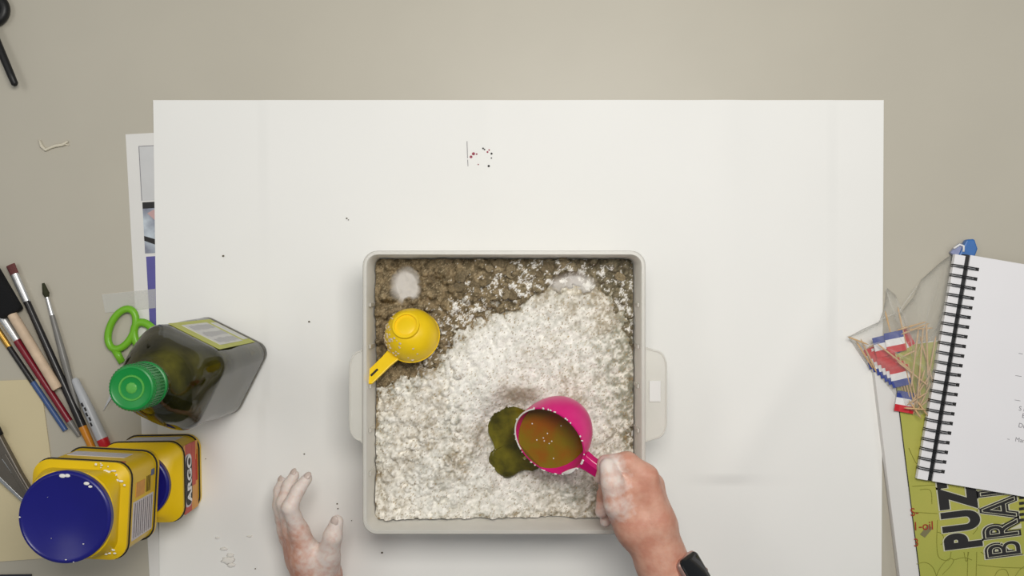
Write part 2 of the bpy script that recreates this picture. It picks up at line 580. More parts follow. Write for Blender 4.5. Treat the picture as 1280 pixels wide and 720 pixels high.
poly = [(462, 470), (482, 486), (520, 462), (548, 430), (575, 405), (612, 378), (650, 372), (668, 352), (700, 340), (722, 348), (760, 352),
        (776, 388), (786, 400), (800, 430), (800, 665), (462, 665)]
F = polydist(poly) + 34 * (n2 - 0.5) + 16 * (n3 - 0.5)
thick = 0.0016 + 0.013 * np.clip(F / 70, 0, 1) ** 0.7
smo = np.clip((PX - 570) / 60, 0, 1) * np.clip((560 - PY) / 50, 0, 1)
fh = BASE - 0.0015 + thick + 0.009 * (n2 - 0.5) * (1 - 0.5 * smo) + 0.0050 * (n3 - 0.5) * (1 - 0.6 * smo)
lum = fh.copy()
for _ in range(2600):
    x, y = RNG.uniform(IX0, IX1), RNG.uniform(IY0, IY1 - 0.03)
    px, py = 640 + x * fz, 360 - y * fz
    big = 1.0 if (px < 575 and py > 440) else (0.42 if py < 545 else 0.55)
    stamp(lum, x, y, RNG.uniform(0.0014, 0.0052) * big, RNG.uniform(0.0010, 0.0040) * big, RNG.uniform(0.7, 1.5), RNG.uniform(0, PI))
fh = lum + 0.0013 * (n4 - 0.5)
fh += 0.006 * np.clip((PY - 632) / 14, 0, 1) * np.clip((700 - PX) / 60, 0, 1) * n2
# hollow that the oil has been poured into
cr = blob(642, 552, 46, 58, 3)
fh -= 0.026 * cr
soil -= 0.024 * blob(642, 552, 48, 60, 3)
fh += 0.004 * np.exp(-((np.hypot((PX - 642) / 50, (PY - 548) / 62) - 1.05) / 0.22) ** 2)
fh = np.where(F < 0, -1, np.where(film > 0.5, soil - 0.004, fh))

# albedo of the mix of flour and sand, shading below the cup included
sand_a = np.array(lin((152, 134, 104)))
sand_b = np.array(lin((104, 92, 70)))
sand_c = np.array(lin((176, 160, 130)))
flour_a = np.array(lin((250, 247, 240)))
flour_b = np.array(lin((176, 172, 160)))
n5 = fbm(ny, nx, 30)
n6 = fbm(ny, nx, 3, 1)
t = np.clip(0.5 + 1.6 * (n6 - 0.5) + 0.9 * (n4 - 0.5), 0, 1)[..., None]
greyn = np.clip((PX - 600) / 160, 0, 1)[..., None] * 0.55
scol = sand_a * (1 - t) + sand_b * t
scol = np.where((RNG.random((ny, nx)) > 0.9)[..., None], sand_c, scol)
scol = scol * (1 - greyn) + np.array(lin((122, 118, 100))) * (0.7 + 0.6 * (1 - t)) * greyn
spk = (RNG.random((ny, nx)) > 0.985) & (PX > 560)
scol = np.where(spk[..., None], flour_a, scol)
sand_and_shade = 0.10 + 0.22 * np.clip((PX - 560) / 120, 0, 1) * np.clip((560 - PY) / 60, 0, 1) + 0.4 * blob(720, 615, 60, 30) + 0.50 * np.clip(1 - F / 30, 0, 1) + 0.55 * np.clip((PX - 735) / 60, 0, 1) + 0.22 * np.clip((n5 - 0.45) * 5, 0, 1)  # the blob at the pink cup's lower right paints shading into the mix
sand_and_shade += 0.30 * blob(575, 560, 60, 60) * n2 * 2 - 0.15 * blob(620, 440, 60, 40)
n7 = fbm(ny, nx, 5, 2)
n8 = fbm(ny, nx, 2.2, 1)
mixv = np.clip((sand_and_shade + 0.12) * (0.15 + 2.6 * np.clip(0.62 * n7 + 0.38 * n8 - 0.28, 0, 1)), 0, 0.95)[..., None]
tint = np.clip((n5 - 0.4) * 4, 0, 1)[..., None]
fcol = flour_a * (1 - mixv) + ((0.55 * flour_b + 0.45 * sand_a) * tint + np.array(lin((150, 150, 136))) * (1 - tint)) * mixv
fcol = fcol * (1 + 0.30 * (n4[..., None] - 0.5)) * (1 - 0.10 * np.clip(sand_and_shade, 0, 1)[..., None] * np.array([0, 0.25, 0.8]))
spk = RNG.random((ny, nx)) > 1 - 0.02 - 0.08 * np.clip(sand_and_shade, 0, 1)
fcol = np.where(spk[..., None], sand_a * (0.7 + 0.9 * n8[..., None]), fcol)
fw = np.clip(film * (0.55 + 0.9 * n2) * (0.8 + 0.5 * n3) - 0.12, 0, 0.9)[..., None]
scol = scol * (1 - fw) + np.array(lin((212, 208, 203))) * fw
nb_ = np.clip(1 + F / 42, 0, 1) * (F < 4)
fleck = (n7 + 0.35 * (n4 - 0.5) > 0.82 - 0.22 * nb_) & (nb_ > 0.02) & (PX > 520)
scol = np.where(fleck[..., None], flour_a * (0.75 + 0.3 * n8[..., None]), scol)
hole = (n7 + 0.3 * (n4 - 0.5) > 0.60 + 0.012 * np.clip(F, 0, 40)) & (F < 22)
fcol = np.where(hole[..., None], sand_a * (0.6 + 0.7 * n8[..., None]), fcol)
wet = np.clip(1.2 * blob(650, 492, 24, 10) * (0.5 + n2), 0, 0.7)[..., None]
fcol = fcol * (1 - wet) + np.array(lin((150, 134, 112))) * wet


def attr_mat(name, rough):
    m = bpy.data.materials.new(name)
    m.use_nodes = True
    b = m.node_tree.nodes['Principled BSDF']
    a = m.node_tree.nodes.new('ShaderNodeAttribute')
    a.attribute_name = 'grain'
    m.node_tree.links.new(a.outputs['Color'], b.inputs['Base Color'])
    b.inputs['Roughness'].default_value = rough
    b.inputs['Specular IOR Level'].default_value = 0.2
    return m


def field(name, H, col, m, keep=None):
    idx = np.arange(ny * nx).reshape(ny, nx)
    q = np.stack([idx[:-1, :-1], idx[:-1, 1:], idx[1:, 1:], idx[1:, :-1]], -1)
    if keep is not None:
        ok = keep[:-1, :-1] & keep[:-1, 1:] & keep[1:, 1:] & keep[1:, :-1]
        q = q[ok]
    q = q.reshape(-1, 4)
    used = np.unique(q)
    remap = np.zeros(ny * nx, int)
    remap[used] = np.arange(len(used))
    q = remap[q]
    V = np.stack([GX, GY, H], -1).reshape(-1, 3)[used]
    me = bpy.data.meshes.new(name)
    me.vertices.add(len(V))
    me.vertices.foreach_set('co', V.ravel())
    me.loops.add(len(q) * 4)
    me.loops.foreach_set('vertex_index', q.ravel())
    me.polygons.add(len(q))
    me.polygons.foreach_set('loop_start', np.arange(len(q)) * 4)
    me.update(calc_edges=True)
    ca = me.color_attributes.new('grain', 'FLOAT_COLOR', 'POINT')
    C4 = np.ones((len(V), 4))
    C4[:, :3] = col.reshape(-1, 3)[used]
    ca.data.foreach_set('color', C4.ravel())
    me.materials.append(m)
    me.validate()
    o = bpy.data.objects.new(name, me)
    COL.objects.link(o)
    return o


soil = np.maximum(np.where(F > 10, np.minimum(soil, fh - 0.0012), soil), 0.02)
so = field('sand', soil, scol, attr_mat('damp_sand', 0.95))
tag(so, 'clumpy brown damp sand filling the plastic bin', 'sand', kind='stuff')
fo = field('flour', fh, fcol, attr_mat('flour_heap', 0.95), keep=fh > soil - 0.0035)
tag(fo, 'heaped white flour spread over the sand in the bin', 'flour', kind='stuff')

# the larger clods lie loose on the sand
clods = []
for k in range(3):
    bm = bmesh.new()
    bmesh.ops.create_icosphere(bm, subdivisions=2, radius=1.0)
    for v in bm.verts:
        v.co *= 1 + random.uniform(-0.34, 0.2)
        v.co.z *= 0.75
    me = bpy.data.meshes.new('clod')
    bm.to_mesh(me)
    bm.free()
    me.materials.append(mat('sand_clod', ((150, 132, 100), (134, 119, 92), (158, 142, 112))[k], 0.95, var=0.42, scale=3.2, bump=0.9, bscale=7))
    clods.append(me)
for k in range(46):
    px, py = (random.gauss(600, 38), random.gauss(345, 15)) if k < 32 else (random.uniform(480, 790), random.uniform(328, 372))
    if not (478 < px < 788 and 326 < py < 385) or math.hypot(px - 515, py - 395) < 48:
        continue
    if math.hypot(px - 505, py - 357) < 26 or math.hypot((px - 716) / 1.4, py - 355) < 24:
        continue
    r = random.uniform(0.0032, 0.0075)
    p = P(px, py, 0.068)
    j, i = int((p.y - IY0) / G), int((p.x - IX0) / G)
    if F[min(j, ny - 1), i] > -4:
        continue
    o = bpy.data.objects.new('clod', clods[k % 3])
    COL.objects.link(o)
    o.parent = so
    o.location = (p.x, p.y, float(soil[min(j, ny - 1), i]) - r * 0.05)
    o.scale = (r * random.uniform(0.9, 1.4), r, r)
    o.rotation_euler = (0, 0, random.uniform(0, PI))


def ground(px, py):
    p = P(px, py, 0.066)
    j, i = min(ny - 1, max(0, int((p.y - IY0) / G))), min(nx - 1, max(0, int((p.x - IX0) / G)))
    return max(float(soil[j, i]), float(fh[j, i]))


# oil pool in the hollow
pool_px = [(612, 545), (610, 528), (616, 512), (626, 503), (642, 500), (660, 502), (676, 512), (684, 540), (680, 575), (668, 588), (652, 588),
           (640, 596), (630, 597), (622, 591), (615, 583), (611, 574), (613, 566), (618, 560)]
zp = 0.0
bmv = MB()
pc = Vector((0, 0))
pts = [P(a, b, 0.062) for a, b in pool_px]
fine = []
for i in range(len(pts)):
    a, b, c, d = pts[i - 1], pts[i], pts[(i + 1) % len(pts)], pts[(i + 2) % len(pts)]
    for k in range(4):
        s = k / 4
        q = 0.5 * ((2 * b) + (c - a) * s + (2 * a - 5 * b + 4 * c - d) * s * s + (3 * b - a - 3 * c + d) * s ** 3)
        fine.append(q + Vector((random.uniform(-1, 1), random.uniform(-1, 1), 0)) * 0.0007)
ctr = sum(fine, Vector()) / len(fine)
ctr.z = 0
rings = []
for s, z in ((1.04, 0.040), (1.0, 0.0535), (0.95, 0.0555), (0.86, 0.0550), (0.78, 0.0562), (0.66, 0.0545), (0.5, 0.0556), (0.3, 0.0545), (0.05, 0.055)):
    rings.append([(ctr.x + (p.x - ctr.x) * s, ctr.y + (p.y - ctr.y) * s, 0.0075 + z + 0.0006 * math.sin(2 * i / len(fine) * 2 * PI + 14 * s)) for i, p in enumerate(fine)])
pool = MB().loft(rings).build('oil_puddle', M['pool'], smooth=True)
tag(pool, 'dark olive oil puddle soaking into the flour under the pink cup', 'oil puddle')

# ------------------------------------------------------------------ measuring cups
def cup_profile(r, d, t):
    prof = []
    for i in range(15):
        a = PI / 2 * i / 14
        prof.append((max(r * math.sin(a) ** 0.82, 0.0008), -d * math.cos(a) ** 0.95 if i < 14 else 0.0))
    out = [(rr_ + (0 if rr_ > 0.001 else 0), z) for rr_, z in prof]
    inn = [(max(rr_ - t, 0.0005), z + (t if z < -0.3 * d else 0)) for rr_, z in reversed(prof)]
    return out, inn


def make_cup(name, label, r, d, mo, mh, loc, rot, ring_r=0.0):
    t = thing(name, label, 'measuring cup', loc)
    t.rotation_euler = rot
    out, inn = cup_profile(r, d, 0.0011)
    MB().lathe(out + [(r + 0.0007, 0.0), (r + 0.0007, 0.0012), (r - 0.0010, 0.0012)] + inn, 48).build('bowl', mo, t, smooth=True, autos=True)
    if ring_r:
        MB().lathe([(ring_r, -d + 0.0105), (ring_r, -d - 0.0012), (ring_r - 0.0022, -d - 0.0012), (ring_r - 0.0022, -d + 0.0012),
                    (0.0005, -d + 0.0012)], 40, cap0=False).build('foot_ring', mo, t, autos=True, smooth=True)
    return t, inn


# yellow cup, upside down: mouth on the sand, foot ring up, handle towards the bin corner
yc = Vector(P(517, 420, 0.068))
ycup, _ = make_cup('measuring_cup', 'yellow plastic measuring cup lying upside down on the sand', 0.0318, 0.036, M['cup_yellow'], M['cup_yellow'],
                   (yc.x, yc.y, 0.070), (0, 0, 0), ring_r=0.0155)
ycup.rotation_euler = Euler((PI - 0.40, -0.14, 0), 'XYZ')
ycup.location.z = 0.080
hdir = (P(461, 484, 0.075) - P(517, 420, 0.075))
L = hdir.length
# handle made in the cup's own frame
Rm = ycup.rotation_euler.to_matrix()
hl = Rm.inverted() @ Vector((hdir.x, hdir.y, 0)).normalized()
az = math.atan2(hl.y, hl.x)
hm = Matrix.Rotation(az, 4, 'Z')
s0, s1, wv = 0.0300, L - 0.005, 0.0078
hb = MB()
zt = 0.0
hb.prism([(s0, -wv * 1.15), (s0 + 0.012, -wv), (s1 - 0.018, -wv), (s1 - 0.018, -wv * 0.25), (s1 - 0.005, -wv * 0.25), (s1 - 0.005, -wv), (s1 - 0.003, -wv),
          (s1, -wv + 0.003), (s1, wv - 0.003), (s1 - 0.003, wv), (s1 - 0.005, wv), (s1 - 0.005, wv * 0.25), (s1 - 0.018, wv * 0.25), (s1 - 0.018, wv),
          (s0 + 0.012, wv), (s0, wv * 1.15)][:0] or [(s0, -wv * 1.15), (s0 + 0.012, -wv), (s1 - 0.003, -wv), (s1, -wv + 0.003), (s1, wv - 0.003),
                                                   (s1 - 0.003, wv), (s0 + 0.012, wv), (s0, wv * 1.15)], -0.0022, 0.001, M=hm)
hnd = hb.build('handle', M['cup_yellow'], ycup, bevel=0.0008)
MB().box((s1 - 0.014, 0, -0.0023), (0.011, 0.0026, 0.0006), M=hm).build('hang_slot', M['ink'], hnd)
fd = MB()
for k in range(60):
    a, q = random.gauss(2.6, 0.5), random.uniform(0.35, 0.98)
    rr0, zz = 0.0318 * math.sin(q * PI / 2) ** 0.82, -0.036 * math.cos(q * PI / 2) ** 0.95
    fd.ball((rr0 * math.cos(a), rr0 * math.sin(a), zz), (random.uniform(0.0008, 0.0022),) * 2 + (0.0006,), 1)
fd.build('pale_flecks', mat('dusty_flour', (206, 188, 160), 0.95, var=0.2, scale=300), ycup)['kind'] = 'stuff'

# pink cup tilted to pour
TILT = 0.70
CZ = 0.150
pcc = P(687, 551, CZ)
tilt_dir = Vector((-0.74, -0.67, 0)).normalized()
axis = Vector((0, 0, 1)).cross(tilt_dir)
RM = Matrix.Rotation(TILT, 3, axis)
CR, CD = 0.0425, 0.060
pcup, inn = make_cup('measuring_cup', 'magenta measuring cup of oil tipped over the flour', CR, CD, M['pink'], M['pink_dark'], pcc, RM.to_euler())
hw = (P(790, 612, 0.165) - pcc)
hloc = RM.inverted() @ hw
az = math.atan2(hloc.y, hloc.x)
hm = Matrix.Rotation(az, 4, 'Z')
MB().loft([[(s, a * wd, b * th - 0.004) for a, b in ((-1, -1), (1, -1), (1, 0.4), (0.55, 1), (-0.55, 1), (-1, 0.4))]
           for s, wd, th in ((CR - 0.001, 0.0118, 0.0055), (CR + 0.008, 0.0100, 0.0055), (CR + 0.020, 0.0092, 0.0055), (CR + 0.042, 0.0072, 0.0045), (CR + 0.046, 0.005, 0.003))],
          M=hm).build('handle', M['pink_dark'], pcup, bevel=0.001)
fl_ = MB()
for k in range(34):
    a = random.uniform(0, 2 * PI)
    fl_.ball(((CR + 0.0005) * math.cos(a), (CR + 0.0005) * math.sin(a), 0.0018), (random.uniform(0.0006, 0.002), random.uniform(0.0006, 0.0016), 0.0008), 1)
rim_arc = [((CR - 0.0002) * math.cos(a), (CR - 0.0002) * math.sin(a), 0.0018) for a in np.linspace(1.9, 3.6, 20)]
fl_.tube(rim_arc, 0.0009, 6)  # white tube painting the highlight along the left rim
rim_arc = [((CR - 0.001) * math.cos(a), (CR - 0.001) * math.sin(a), 0.0016) for a in np.linspace(5.0, 5.55, 12)]
fl_.tube(rim_arc, [0.0004 + 0.0022 * math.sin(PI * i / 11) for i in range(12)], 6)
fl_.build('rim_flour_and_glint', M['flour'], pcup)['kind'] = 'stuff'
# oil in the cup: inner bowl cut level
bm = bmesh.new()
tmp = MB().lathe([(max(a - 0.0002, 0.0003), z) for a, z in reversed(inn)] + [(CR - 0.0013, 0.0012)], 48)
vs = [bm.verts.new(v) for v in tmp.v]
for f in tmp.f:
    bm.faces.new([vs[i] for i in f])
nl = RM.inverted() @ Vector((0, 0, 1))
low = RM @ Vector((0, 0, 0)) + tilt_dir * 0
lip = min(((RM @ Vector((CR * math.cos(a), CR * math.sin(a), 0))).z for a in np.linspace(0, 6.28, 60)))
res = bmesh.ops.bisect_plane(bm, geom=bm.verts[:] + bm.edges[:] + bm.faces[:], plane_co=nl * (lip + 0.0045), plane_no=nl, clear_outer=True)
bmesh.ops.holes_fill(bm, edges=[e for e in bm.edges if e.is_boundary], sides=0)
me = bpy.data.meshes.new('cup_oil')
bm.to_mesh(me)
bm.free()
me.materials.append(M['amber'])
co = bpy.data.objects.new('cup_oil', me)
COL.objects.link(co)
co.location = pcc
co.rotation_euler = RM.to_euler()
tag(co, 'amber brown oil filling the tipped magenta cup', 'oil')
bub = MB()
for k in range(9):
    a, q = random.uniform(0, 6.28), random.uniform(0, 0.026)
    p = nl * (lip + 0.0046) + RM.inverted() @ Vector((q * math.cos(a) - 0.004, q * math.sin(a) - 0.004, 0))
    bub.ball(p, 0.0009, 1)
bub.build('flour_speck', M['flour'], co)['kind'] = 'stuff'
# thin stream from the lip into the pool
lipw = pcc + RM @ Vector(((RM.inverted() @ tilt_dir).x, (RM.inverted() @ tilt_dir).y, 0)).normalized() * (CR + 0.001)
st = MB().tube([lipw + Vector((0.004, 0.004, 0.0005)), lipw + Vector((-0.0005, -0.0005, -0.002)), lipw + Vector((-0.003, -0.003, -0.010)), lipw + Vector((-0.002, -0.001, -0.035)), (lipw.x + 0.003, lipw.y + 0.002, 0.0625)],
               [0.0008, 0.0018, 0.0022, 0.0020, 0.0018], 10).build('oil_stream', M['oil'], smooth=True)
tag(st, 'thin stream of oil running from the magenta cup lip to the puddle', 'oil')

# ------------------------------------------------------------------ starch canisters (one stacked on the other)
def canister(label, loc, rz, wd, hr, hl_, lr, face):
    t = thing('starch_canister', label, 'canister', loc, rz)
    h = wd / 2
    MB().loft([rr(h - 0.004, h - 0.004, 0.014, 0), rr(h, h, 0.017, 0.004), rr(h, h, 0.017, 0.010), rr(h - 0.0018, h - 0.0018, 0.016, 0.012),
               rr(h - 0.0018, h - 0.0018, 0.016, hr - 0.010), rr(h, h, 0.017, hr - 0.008), rr(h, h, 0.017, hr - 0.003), rr(h - 0.003, h - 0.003, 0.017, hr),
               rr(h - 0.007, h - 0.007, 0.017, hr + 0.0035), rr(lr * 0.97, lr * 0.97, lr * 0.80, hl_ - 0.0095), rr(lr * 0.93, lr * 0.93, lr * 0.92, hl_ - 0.0085)]).build('body', M['yellow'], t, smooth=True, autos=True)
    MB().tube([p for p in rr(h - 0.0006, h - 0.0006, 0.0165, 0.0112)], 0.0011, 6, close=True).build('label_band', M['ink'], t)
    MB().tube([p for p in rr(h - 0.0006, h - 0.0006, 0.0165, hr - 0.0092)], 0.0019, 6, close=True).build('label_band', M['ink'], t)
    MB().lathe([(lr * 0.93, hl_ - 0.0090), (lr, hl_ - 0.0086), (lr, hl_ - 0.002), (lr - 0.0015, hl_ - 0.0003), (lr - 0.003, hl_), (lr - 0.005, hl_ - 0.0012),
                (lr * 0.62, hl_ - 0.0012), (lr * 0.60, hl_ - 0.0016), (0.001, hl_ - 0.0016)], 56).build('lid', M['blue_lid'], t, smooth=True, autos=True)
    return t


def side_plate(t, m, name, wd, side, u0, u1, z0, z1, proud, rad=0.0):
    """flat print on one side face; u runs to the reader's right"""
    h = wd / 2 - 0.0018 + proud
    o = rr((u1 - u0) / 2, (z1 - z0) / 2, rad or 0.0006, 0, 4, (u0 + u1) / 2, (z0 + z1) / 2)
    X = {'+x': lambda u, z: (h, u, z), '+y': lambda u, z: (-u, h, z), '-y': lambda u, z: (u, -h, z)}[side]
    b = {'+x': (-0.0004, 0, 0), '+y': (0, -0.0004, 0), '-y': (0, 0.0004, 0)}[side]
    f = [X(u, z) for u, z, _ in o]
    return MB().loft([[Vector(p) + Vector(b) for p in f], f]).build(name, m, t)


def side_text(t, body, m, wd, u, z, size, xs, proud, off=0.0, name='lettering'):
    v, f = text(body, size, off, xs)
    h = wd / 2 - 0.0018 + proud
    return obj(name, [(h, u + a, z + b) for a, b, _ in v], f, m, t)


WB = 0.094
cb = canister('yellow starch canister with blue lid, standing on the table below another', (-0.434, -0.229, 0), math.radians(1), WB, 0.080, 0.100, 0.038, 'front')
side_plate(cb, M['orange_l'], 'label_panel', WB, '+x', -0.041, 0.041, 0.014, 0.068, 0.0004)
side_plate(cb, M['red_l'], 'label_patch', WB, '+x', -0.012, 0.041, 0.024, 0.038, 0.0007)
side_plate(cb, M['red_l'], 'label_patch', WB, '+x', 0.014, 0.041, 0.030, 0.062, 0.0006)
side_plate(cb, M['red_l'], 'label_patch', WB, '+x', -0.041, -0.028, 0.040, 0.068, 0.0006)
side_plate(cb, M['panel'], 'name_border', WB, '+x', -0.034, 0.029, 0.0385, 0.067, 0.0008, 0.010)
side_plate(cb, M['ink'], 'name_plate', WB, '+x', -0.032, 0.027, 0.0395, 0.063, 0.0012, 0.0095)
side_text(cb, 'ARGO', M['flag_w'], WB, -0.0285, 0.0435, 0.0215, 0.93, 0.0016, 0.0009)
side_plate(cb, M['panel'], 'label_strip', WB, '+y', -0.030, 0.030, 0.02, 0.05, 0.0004)
for k in range(3):
    side_plate(cb, M['red_l'], 'small_print', WB, '+x', -0.008, 0.030 - 0.006 * k, 0.0165 + 0.0026 * k, 0.0178 + 0.0026 * k, 0.0009)

WA = 0.103
ca_ = canister('yellow starch canister with white-flecked blue lid, stacked on top of another', (-0.4585, -0.2350, 0.1002), math.radians(-3), WA, 0.100, 0.135, 0.0475, 'side')
side_plate(ca_, M['panel'], 'nutrition_panel', WA, '+x', -0.036, 0.006, 0.016, 0.078, 0.0004)
for k in range(9):
    side_plate(ca_, M['ink'], 'panel_rule', WA, '+x', -0.034, 0.004, 0.021 + 0.0064 * k, 0.0216 + 0.0064 * k, 0.0007)
side_plate(ca_, M['orange_l'], 'label_patch', WA, '+x', 0.010, 0.026, 0.045, 0.072, 0.0004)
side_plate(ca_, M['blue_lac'], 'label_patch', WA, '+x', 0.026, 0.033, 0.016, 0.026, 0.0004)
for k in range(4):
    side_plate(ca_, M['ink'], 'small_print', WA, '+x', 0.010, 0.028, 0.028 + 0.0036 * k, 0.0288 + 0.0036 * k, 0.0005)
side_plate(ca_, M['panel'], 'label_strip', WA, '+y', -0.030, 0.034, 0.03, 0.056, 0.0004)
side_plate(ca_, M['red_l'], 'label_patch', WA, '+y', -0.040, 0.044, 0.078, 0.088, 0.0004)
fd = MB()  # larger flecks near the lid's far edge paint its highlights; smaller ones are flour
for (x, y, r) in ((-0.004, 0.0425, 0.0035), (0.001, 0.043, 0.003), (0.021, 0.036, 0.003), (0.025, 0.033, 0.0022), (-0.0455, -0.002, 0.0012), (0.021, -0.026, 0.0009), (0.004, -0.043, 0.001),
                  (-0.012, -0.022, 0.0005), (0.012, -0.045, 0.0008), (-0.018, 0.02, 0.0004)):
    fd.ball((x, y, 0.135), (r, r * 0.6, 0.0007), 2)
for k in range(14):
    a = random.uniform(0.5, 1.3)
    q = random.uniform(0.052, 0.058)
    fd.ball((q * math.cos(a), q * math.sin(a), 0.1090 - (q - 0.05) * 0.5), (random.uniform(0.0008, 0.0035), random.uniform(0.0006, 0.0015), 0.0005), 1)
for k in range(8):
    fd.ball((0.038 + random.uniform(-0.005, 0.005), -0.040 + random.uniform(-0.004, 0.004), 0.1060), (0.002, 0.001, 0.0005), 1)
fd.build('pale_flecks', M['flour'], ca_)['kind'] = 'stuff'

# ------------------------------------------------------------------ oil bottle
bt = thing('oil_bottle', 'square clear bottle of dark olive oil with a green screw cap', 'bottle', P(275, 456, 0.0026), math.radians(-26.6))
bt.scale = (1, 1, 0.955)
H5 = 0.0485


def brings(d, top=True):
    h = H5 - d
    L_ = [(h - 0.006, 0.008, 0.0), (h, 0.016, 0.005), (h, 0.017, 0.013), (h - 0.0022, 0.016, 0.0155), (h, 0.017, 0.018), (h, 0.020, 0.100), (h - 0.0012, 0.022, 0.14), (h, 0.024, 0.192),
          (h + 0.0002, 0.030, 0.200), (h - 0.0012, 0.033, 0.206), (h - 0.0025, 0.036, 0.216), (h - 0.0062, 0.039, 0.230), (h - 0.0125, 0.0358, 0.244), (h - 0.0205, 0.0278, 0.256), (0.0215 - d, 0.0213 - d, 0.263), (0.0190 - d, 0.0189 - d, 0.270), (0.0186 - d, 0.0185 - d, 0.292)]
    return [rr(a, a, min(b, a - 0.0001), z + (d if z == 0 else 0), 8) for a, b, z in L_]


MB().loft(brings(0), cap1=False).build('shell', M['bottle'], bt, smooth=True, autos=True)
oilr = brings(0.0016)[:14]
MB().tube(rr(H5 - 0.0008, H5 - 0.0008, 0.0165, 0.0156), 0.0013, 6, close=True).build('groove_dark_line', M['tool'], bt)  # dark tube added to make the modelled groove look darker
MB().loft(oilr).build('oil', M['oil'], bt, smooth=True, autos=True)
cp = MB()
cp.lathe([(0.0215, 0.284), (0.0222, 0.285), (0.0222, 0.314), (0.0210, 0.3165), (0.0195, 0.317), (0.0180, 0.3162), (0.0005, 0.3162)], 48)
for k in range(44):
    a = 2 * PI * k / 44
    cp.box((0, 0, 0), (0.0012, 0.0014, 0.026), M=Matrix.Rotation(a, 4, 'Z') @ Matrix.Translation((0.0223, 0, 0.300)))
cap = cp.build('cap', M['cap'], bt, smooth=True, autos=True)
MB().tube([(0.0115 * math.cos(a), 0.0115 * math.sin(a), 0.3163) for a in np.linspace(0, 2 * PI, 33)[:-1]], 0.0011, 6, close=True).build('emboss_ring', M['cap_emb'], cap)
MB().ball((0, 0, 0.3162), (0.0055, 0.0055, 0.0012), 2).build('emboss_dot', M['cap_emb'], cap)
MB().lathe([(0.0225, 0.276), (0.0232, 0.277), (0.0232, 0.2815), (0.0220, 0.2825)], 40).build('cap_collar', M['cap'], bt, smooth=True, autos=True)
# label on the +y face of the bottle


def bplate(x0, x1, z0, z1, m, name, proud):
    MB().box(((x0 + x1) / 2, H5 + proud, (z0 + z1) / 2), (x1 - x0, 0.0004, z1 - z0)).build(name, m, bt)


bplate(-0.031, 0.031, 0.024, 0.186, M['label_y'], 'label', 0.0003)
bplate(-0.024, 0.024, 0.062, 0.160, M['label_w'], 'label_panel', 0.0007)
bplate(-0.022, 0.022, 0.028, 0.050, M['label_w'], 'label_panel', 0.0007)
lt = MB()
for k in range(9):
    for x0 in (-0.02, -0.004, 0.011):
        lt.box((x0 + 0.005, H5 + 0.0011, 0.07 + 0.0095 * k), (random.uniform(0.007, 0.012), 0.0003, 0.0016))
lt.build('small_print', M['pencil'], bt)

# ------------------------------------------------------------------ green scissors beneath the bottle shoulder
sc = thing('scissors', 'lime green handled scissors on the table beside the oil bottle', 'scissors', (0, 0, 0))


def loop_pts(c, rx, ry, ang_, z, n=28):
    out = []
    for k in range(n):
        a = 2 * PI * k / n
        x, y = rx * math.cos(a), ry * math.sin(a)
        out.append((c[0] + x * math.cos(ang_) - y * math.sin(ang_), c[1] + x * math.sin(ang_) + y * math.cos(ang_), z))
    return out


l1 = P(155, 411)
MB().tube(loop_pts(l1, 0.0265, 0.0150, math.radians(66), 0.0068), 0.0046, 10, close=True, flat=1.0).build('handle', M['green'], sc, smooth=True)
l2 = P(186, 424)
MB().tube(loop_pts(l2, 0.0230, 0.0135, math.radians(118), 0.0068), 0.0050, 10, close=True, flat=0.9).build('handle', M['green'], sc, smooth=True)
pv_ = P(160, 462)
for l_, tip in ((P(146, 436), P(150, 508)), (P(176, 444), P(131.5, 513))):
    MB().tube([(l_.x, l_.y, 0.0066), (pv_.x + (l_.x - pv_.x) * 0.35, pv_.y + (l_.y - pv_.y) * 0.35, 0.0062)], [0.0052, 0.0045], 10, flat=0.8).build('handle_arm', M['green'], sc, smooth=True)
    a = Vector((pv_.x, pv_.y)) - Vector((l_.x, l_.y))
    d = Vector((tip.x - pv_.x, tip.y - pv_.y))
    nn = Vector((-d.y, d.x)).normalized()
    b0 = Vector((pv_.x, pv_.y)) - d.normalized() * 0.012
    zz = 0.0045 if tip.x > P(140, 0).x else 0.0062
    MB().prism([b0 + nn * 0.004, b0 - nn * 0.004, Vector((pv_.x, pv_.y)) - nn * 0.0055, Vector((tip.x, tip.y)), Vector((pv_.x, pv_.y)) + nn * 0.0045], zz, zz + 0.0014).build('blade', M['steel'], sc)
MB().lathe([(0.0028, 0.0040), (0.0028, 0.0084), (0.0018, 0.0092)], 16, M=Matrix.Translation((pv_.x, pv_.y, 0))).build('rivet', M['steel'], sc)

# ------------------------------------------------------------------ brushes and marker on the left
def brush(name, label, pts, zc, segs, cat='paint brush'):
    """segs: (part name, t0, t1, r0, r1, flat, material) along the line pts[0]->pts[1]"""
    a, b = P(pts[0][0], pts[0][1], zc), P(pts[1][0], pts[1][1], zc)
    t = thing(name, label, cat, (a.x, a.y, zc), math.atan2(b.y - a.y, b.x - a.x), 'brushes lying on the table')
    Ln = (b - a).length
    for nm, t0, t1, r0, r1, fl_t, m in segs:
        k = 7
        MB().tube([((t0 + (t1 - t0) * i / (k - 1)) * Ln, 0, 0) for i in range(k)],
                  [r0 + (r1 - r0) * i / (k - 1) for i in range(k)], 12, flat=fl_t, up=(0, 0, 1)).build(nm, m, t, smooth=True, autos=True)
    return t


